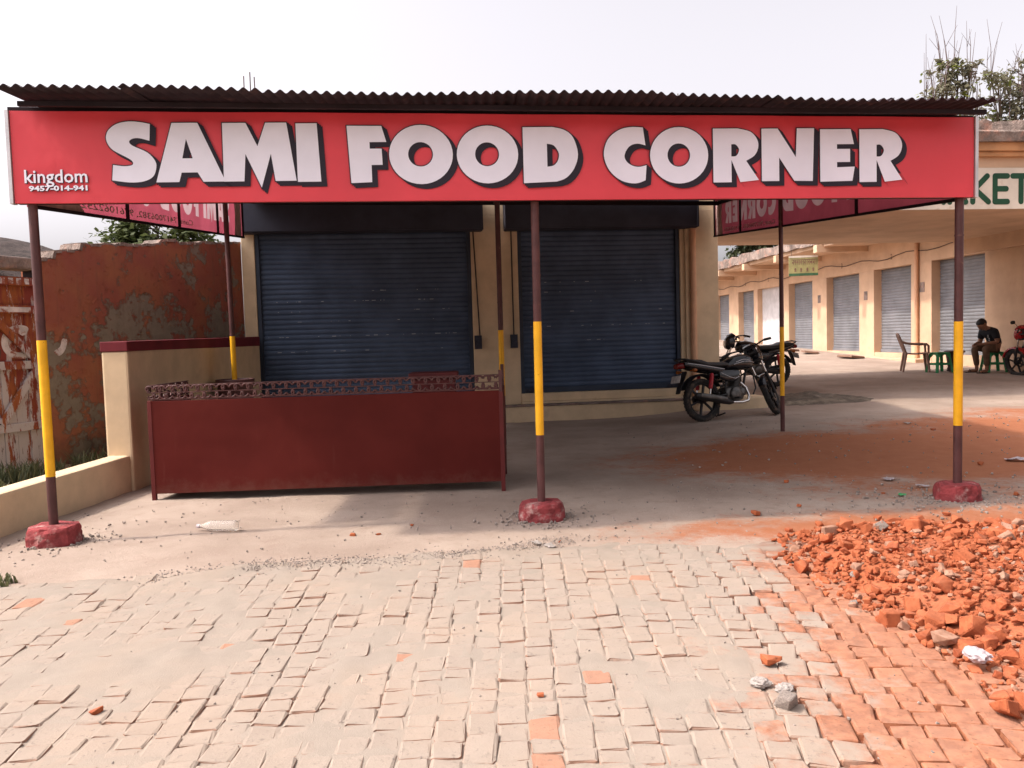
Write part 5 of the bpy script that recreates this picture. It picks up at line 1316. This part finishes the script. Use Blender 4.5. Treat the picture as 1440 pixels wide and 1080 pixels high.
# ------------------------------------------------------------ grass and trees
def grass(name, spots, label):
    rnd = random.Random(77); m = MB()
    for cx, cy, r, n, h in spots:
        for q in range(n):
            a = rnd.uniform(0, 6.28); d = r*math.sqrt(rnd.random()); x = cx+d*math.cos(a); y = cy+d*math.sin(a); hh = h*rnd.uniform(.5, 1.2); b = rnd.uniform(0, 6.28); ln = hh*rnd.uniform(.25, .8); w_ = rnd.uniform(.005, .010)
            o = Vector((math.cos(b), math.sin(b), 0)); s = Vector((-o.y, o.x, 0))*w_; p = Vector((x, y, gz(x, y)-.01))
            m.add([p-s, p+s, p+o*ln*.4+Vector((0, 0, hh*.7))+s*.8, p+o*ln*.4+Vector((0, 0, hh*.7))-s*.8, p+o*ln+Vector((0, 0, hh))], [(0, 1, 2, 3), (3, 2, 4)])
    o = m.build(name, 'grass'); tag(o, label, 'grass', kind='stuff')
grass('grass', [(-4.75, 8.4, .32, 420, .20), (-4.35, 8.9, .22, 160, .22), (-4.9, 7.7, .35, 160, .12), (-4.3, 8.0, .3, 90, .08)], 'green grass tufts growing at the foot of the old door')
grass('grass', [(-2.85, 4.66, .10, 90, .05), (-3.2, 4.9, .12, 80, .06)], 'small green grass tuft at the edge of the paving by the kerb wall')
def tree(name, label, base, height, crown, leaf, nleaf, ls, seed, twigs=0, trunk_r=.16, lmat2=None, drop=.0, group='trees beyond the buildings'):
    """crown: list of (dx, dy, z, rx, ry, rz) lobes; leaves are bent cards clustered on limb ends"""
    rnd = random.Random(seed); t = thing(name, label, 'tree', base, 0, group)
    m = MB(); m.tube([(0, 0, -.2), (.05, .02, height*.25), (-.04, .05, height*.5), (.0, 0, height*.62)], [trunk_r*1.3, trunk_r, trunk_r*.8, trunk_r*.6], 10)
    ends = []
    for dx, dy, z, rx, ry, rz_ in crown:
        top = Vector((dx, dy, z)); a = Vector((0, 0, height*.55)); mid = a.lerp(top, .5)+Vector((rnd.uniform(-.2, .2), rnd.uniform(-.2, .2), -.1)); m.tube([a, mid, top], [trunk_r*.5, trunk_r*.32, trunk_r*.15], 7)
        for q in range(9):
            u = Vector((rnd.gauss(0, 1), rnd.gauss(0, 1), rnd.gauss(0, 1))).normalized(); e = top+Vector((u.x*rx, u.y*ry, u.z*rz_))*rnd.uniform(.55, 1.0); m.tube([mid.lerp(top, rnd.uniform(.3, 1)), e], [trunk_r*.14, .008], 5); ends.append((e, rx))
    m.build('trunk', 'bark', t)
    for pi, mt in enumerate([leaf]+([lmat2] if lmat2 else [])):
        m = MB()
        for q in range(nleaf if pi == 0 else nleaf//3):
            e, rx = ends[rnd.randrange(len(ends))]
            if pi == 1 and (hash((round(e.x, 2), seed)) % 3): continue
            c = e+Vector((rnd.gauss(0, .22), rnd.gauss(0, .22), rnd.gauss(0, .18)-drop*rnd.random()))*rx*.9
            a = rnd.uniform(0, 6.28); tl = rnd.uniform(-1.1, .5); d = Vector((math.cos(a)*math.cos(tl), math.sin(a)*math.cos(tl), math.sin(tl))); s = d.cross(Vector((0, 0, 1)))
            s = (s+Vector((0, 0, rnd.uniform(-.6, .6)))).normalized(); l_ = ls*rnd.uniform(.6, 1.3); w_ = l_*.34
            m.add([c, c+d*l_*.45+s*w_, c+d*l_, c+d*l_*.45-s*w_], [(0, 1, 2), (0, 2, 3)])
        m.build('crown', mt, t)
    if twigs:
        m = MB()
        for q in range(twigs):
            e, rx = ends[rnd.randrange(len(ends))]; h = rnd.uniform(.7, 1.9); bx = rnd.uniform(-.35, .35); p = [e, e+Vector((bx*.3, 0, h*.5)), e+Vector((bx, rnd.uniform(-.2, .2), h))]; m.tube(p, [.012, .009, .004], 5)
            if rnd.random() < .5: b = p[1]; m.tube([b, b+Vector((rnd.uniform(-.4, .4), 0, h*.35))], [.008, .004], 4)
        m.build('bare_twigs', 'twig', t)
tree('neem_tree', 'feathery green tree rising behind the peeling old wall', (-8.1, 20, 0), 4.0, [(-.9, 0, 3.9, .8, .8, .5), (.1, .2, 4.3, .9, .8, .6), (.9, 0, 3.8, .8, .7, .5), (1.5, .3, 3.4, .5, .5, .35), (-.2, -.3, 3.4, 1.2, .8, .5)], 'leaf_neem', 5200, .17, 1)
tree('neem_tree', 'sparse leafy sapling top beside the thatched roof', (-10.2, 18, 0), 3.0, [(0, 0, 3.3, .5, .4, .22), (.5, 0, 3.15, .4, .4, .2)], 'leaf_neem', 380, .12, 12, trunk_r=.06)
tree('dusty_tree', 'dusty tree with bare twigs and bright leaf tips above the canopy roof end', (14.2, 25, .4), 7.5, [(-.45, 0, 8.0, .5, .5, .6), (.25, 0, 8.3, .5, .5, .5), (-.05, 0, 8.9, .22, .3, .7), (.7, .1, 8.6, .3, .3, .5), (0, 0, 7.2, .9, .8, .6)], 'leaf_dusty', 1250, .16, 3, twigs=26, lmat2='leaf_light')
tree('dusty_tree', 'broad dusty tree with many bare twigs behind the gateway parapet', (16.3, 25.5, .4), 7.5, [(-.3, 0, 8.2, .6, .6, .6), (.5, 0, 8.6, .6, .6, .6), (.1, 0, 7.2, .8, .7, .7), (1.1, .2, 8.4, .7, .6, .7), (-.3, .1, 7.0, .5, .5, .5), (1.0, .1, 7.2, .8, .6, .6)], 'leaf_dusty', 2400, .16, 4, twigs=34, lmat2='leaf_light')
tree('far_tree', 'dark leafy tree showing over the far end of the rear shop roofs', (15.2, 46, .8), 5.2, [(-1.0, 0, 5.2, .9, .8, .5), (.2, 0, 5.7, 1.0, .9, .6), (1.4, 0, 6.0, 1.1, .9, .6), (2.6, 0, 6.2, 1.1, .9, .6)], 'leaf_dark', 4200, .26, 6, trunk_r=.2)
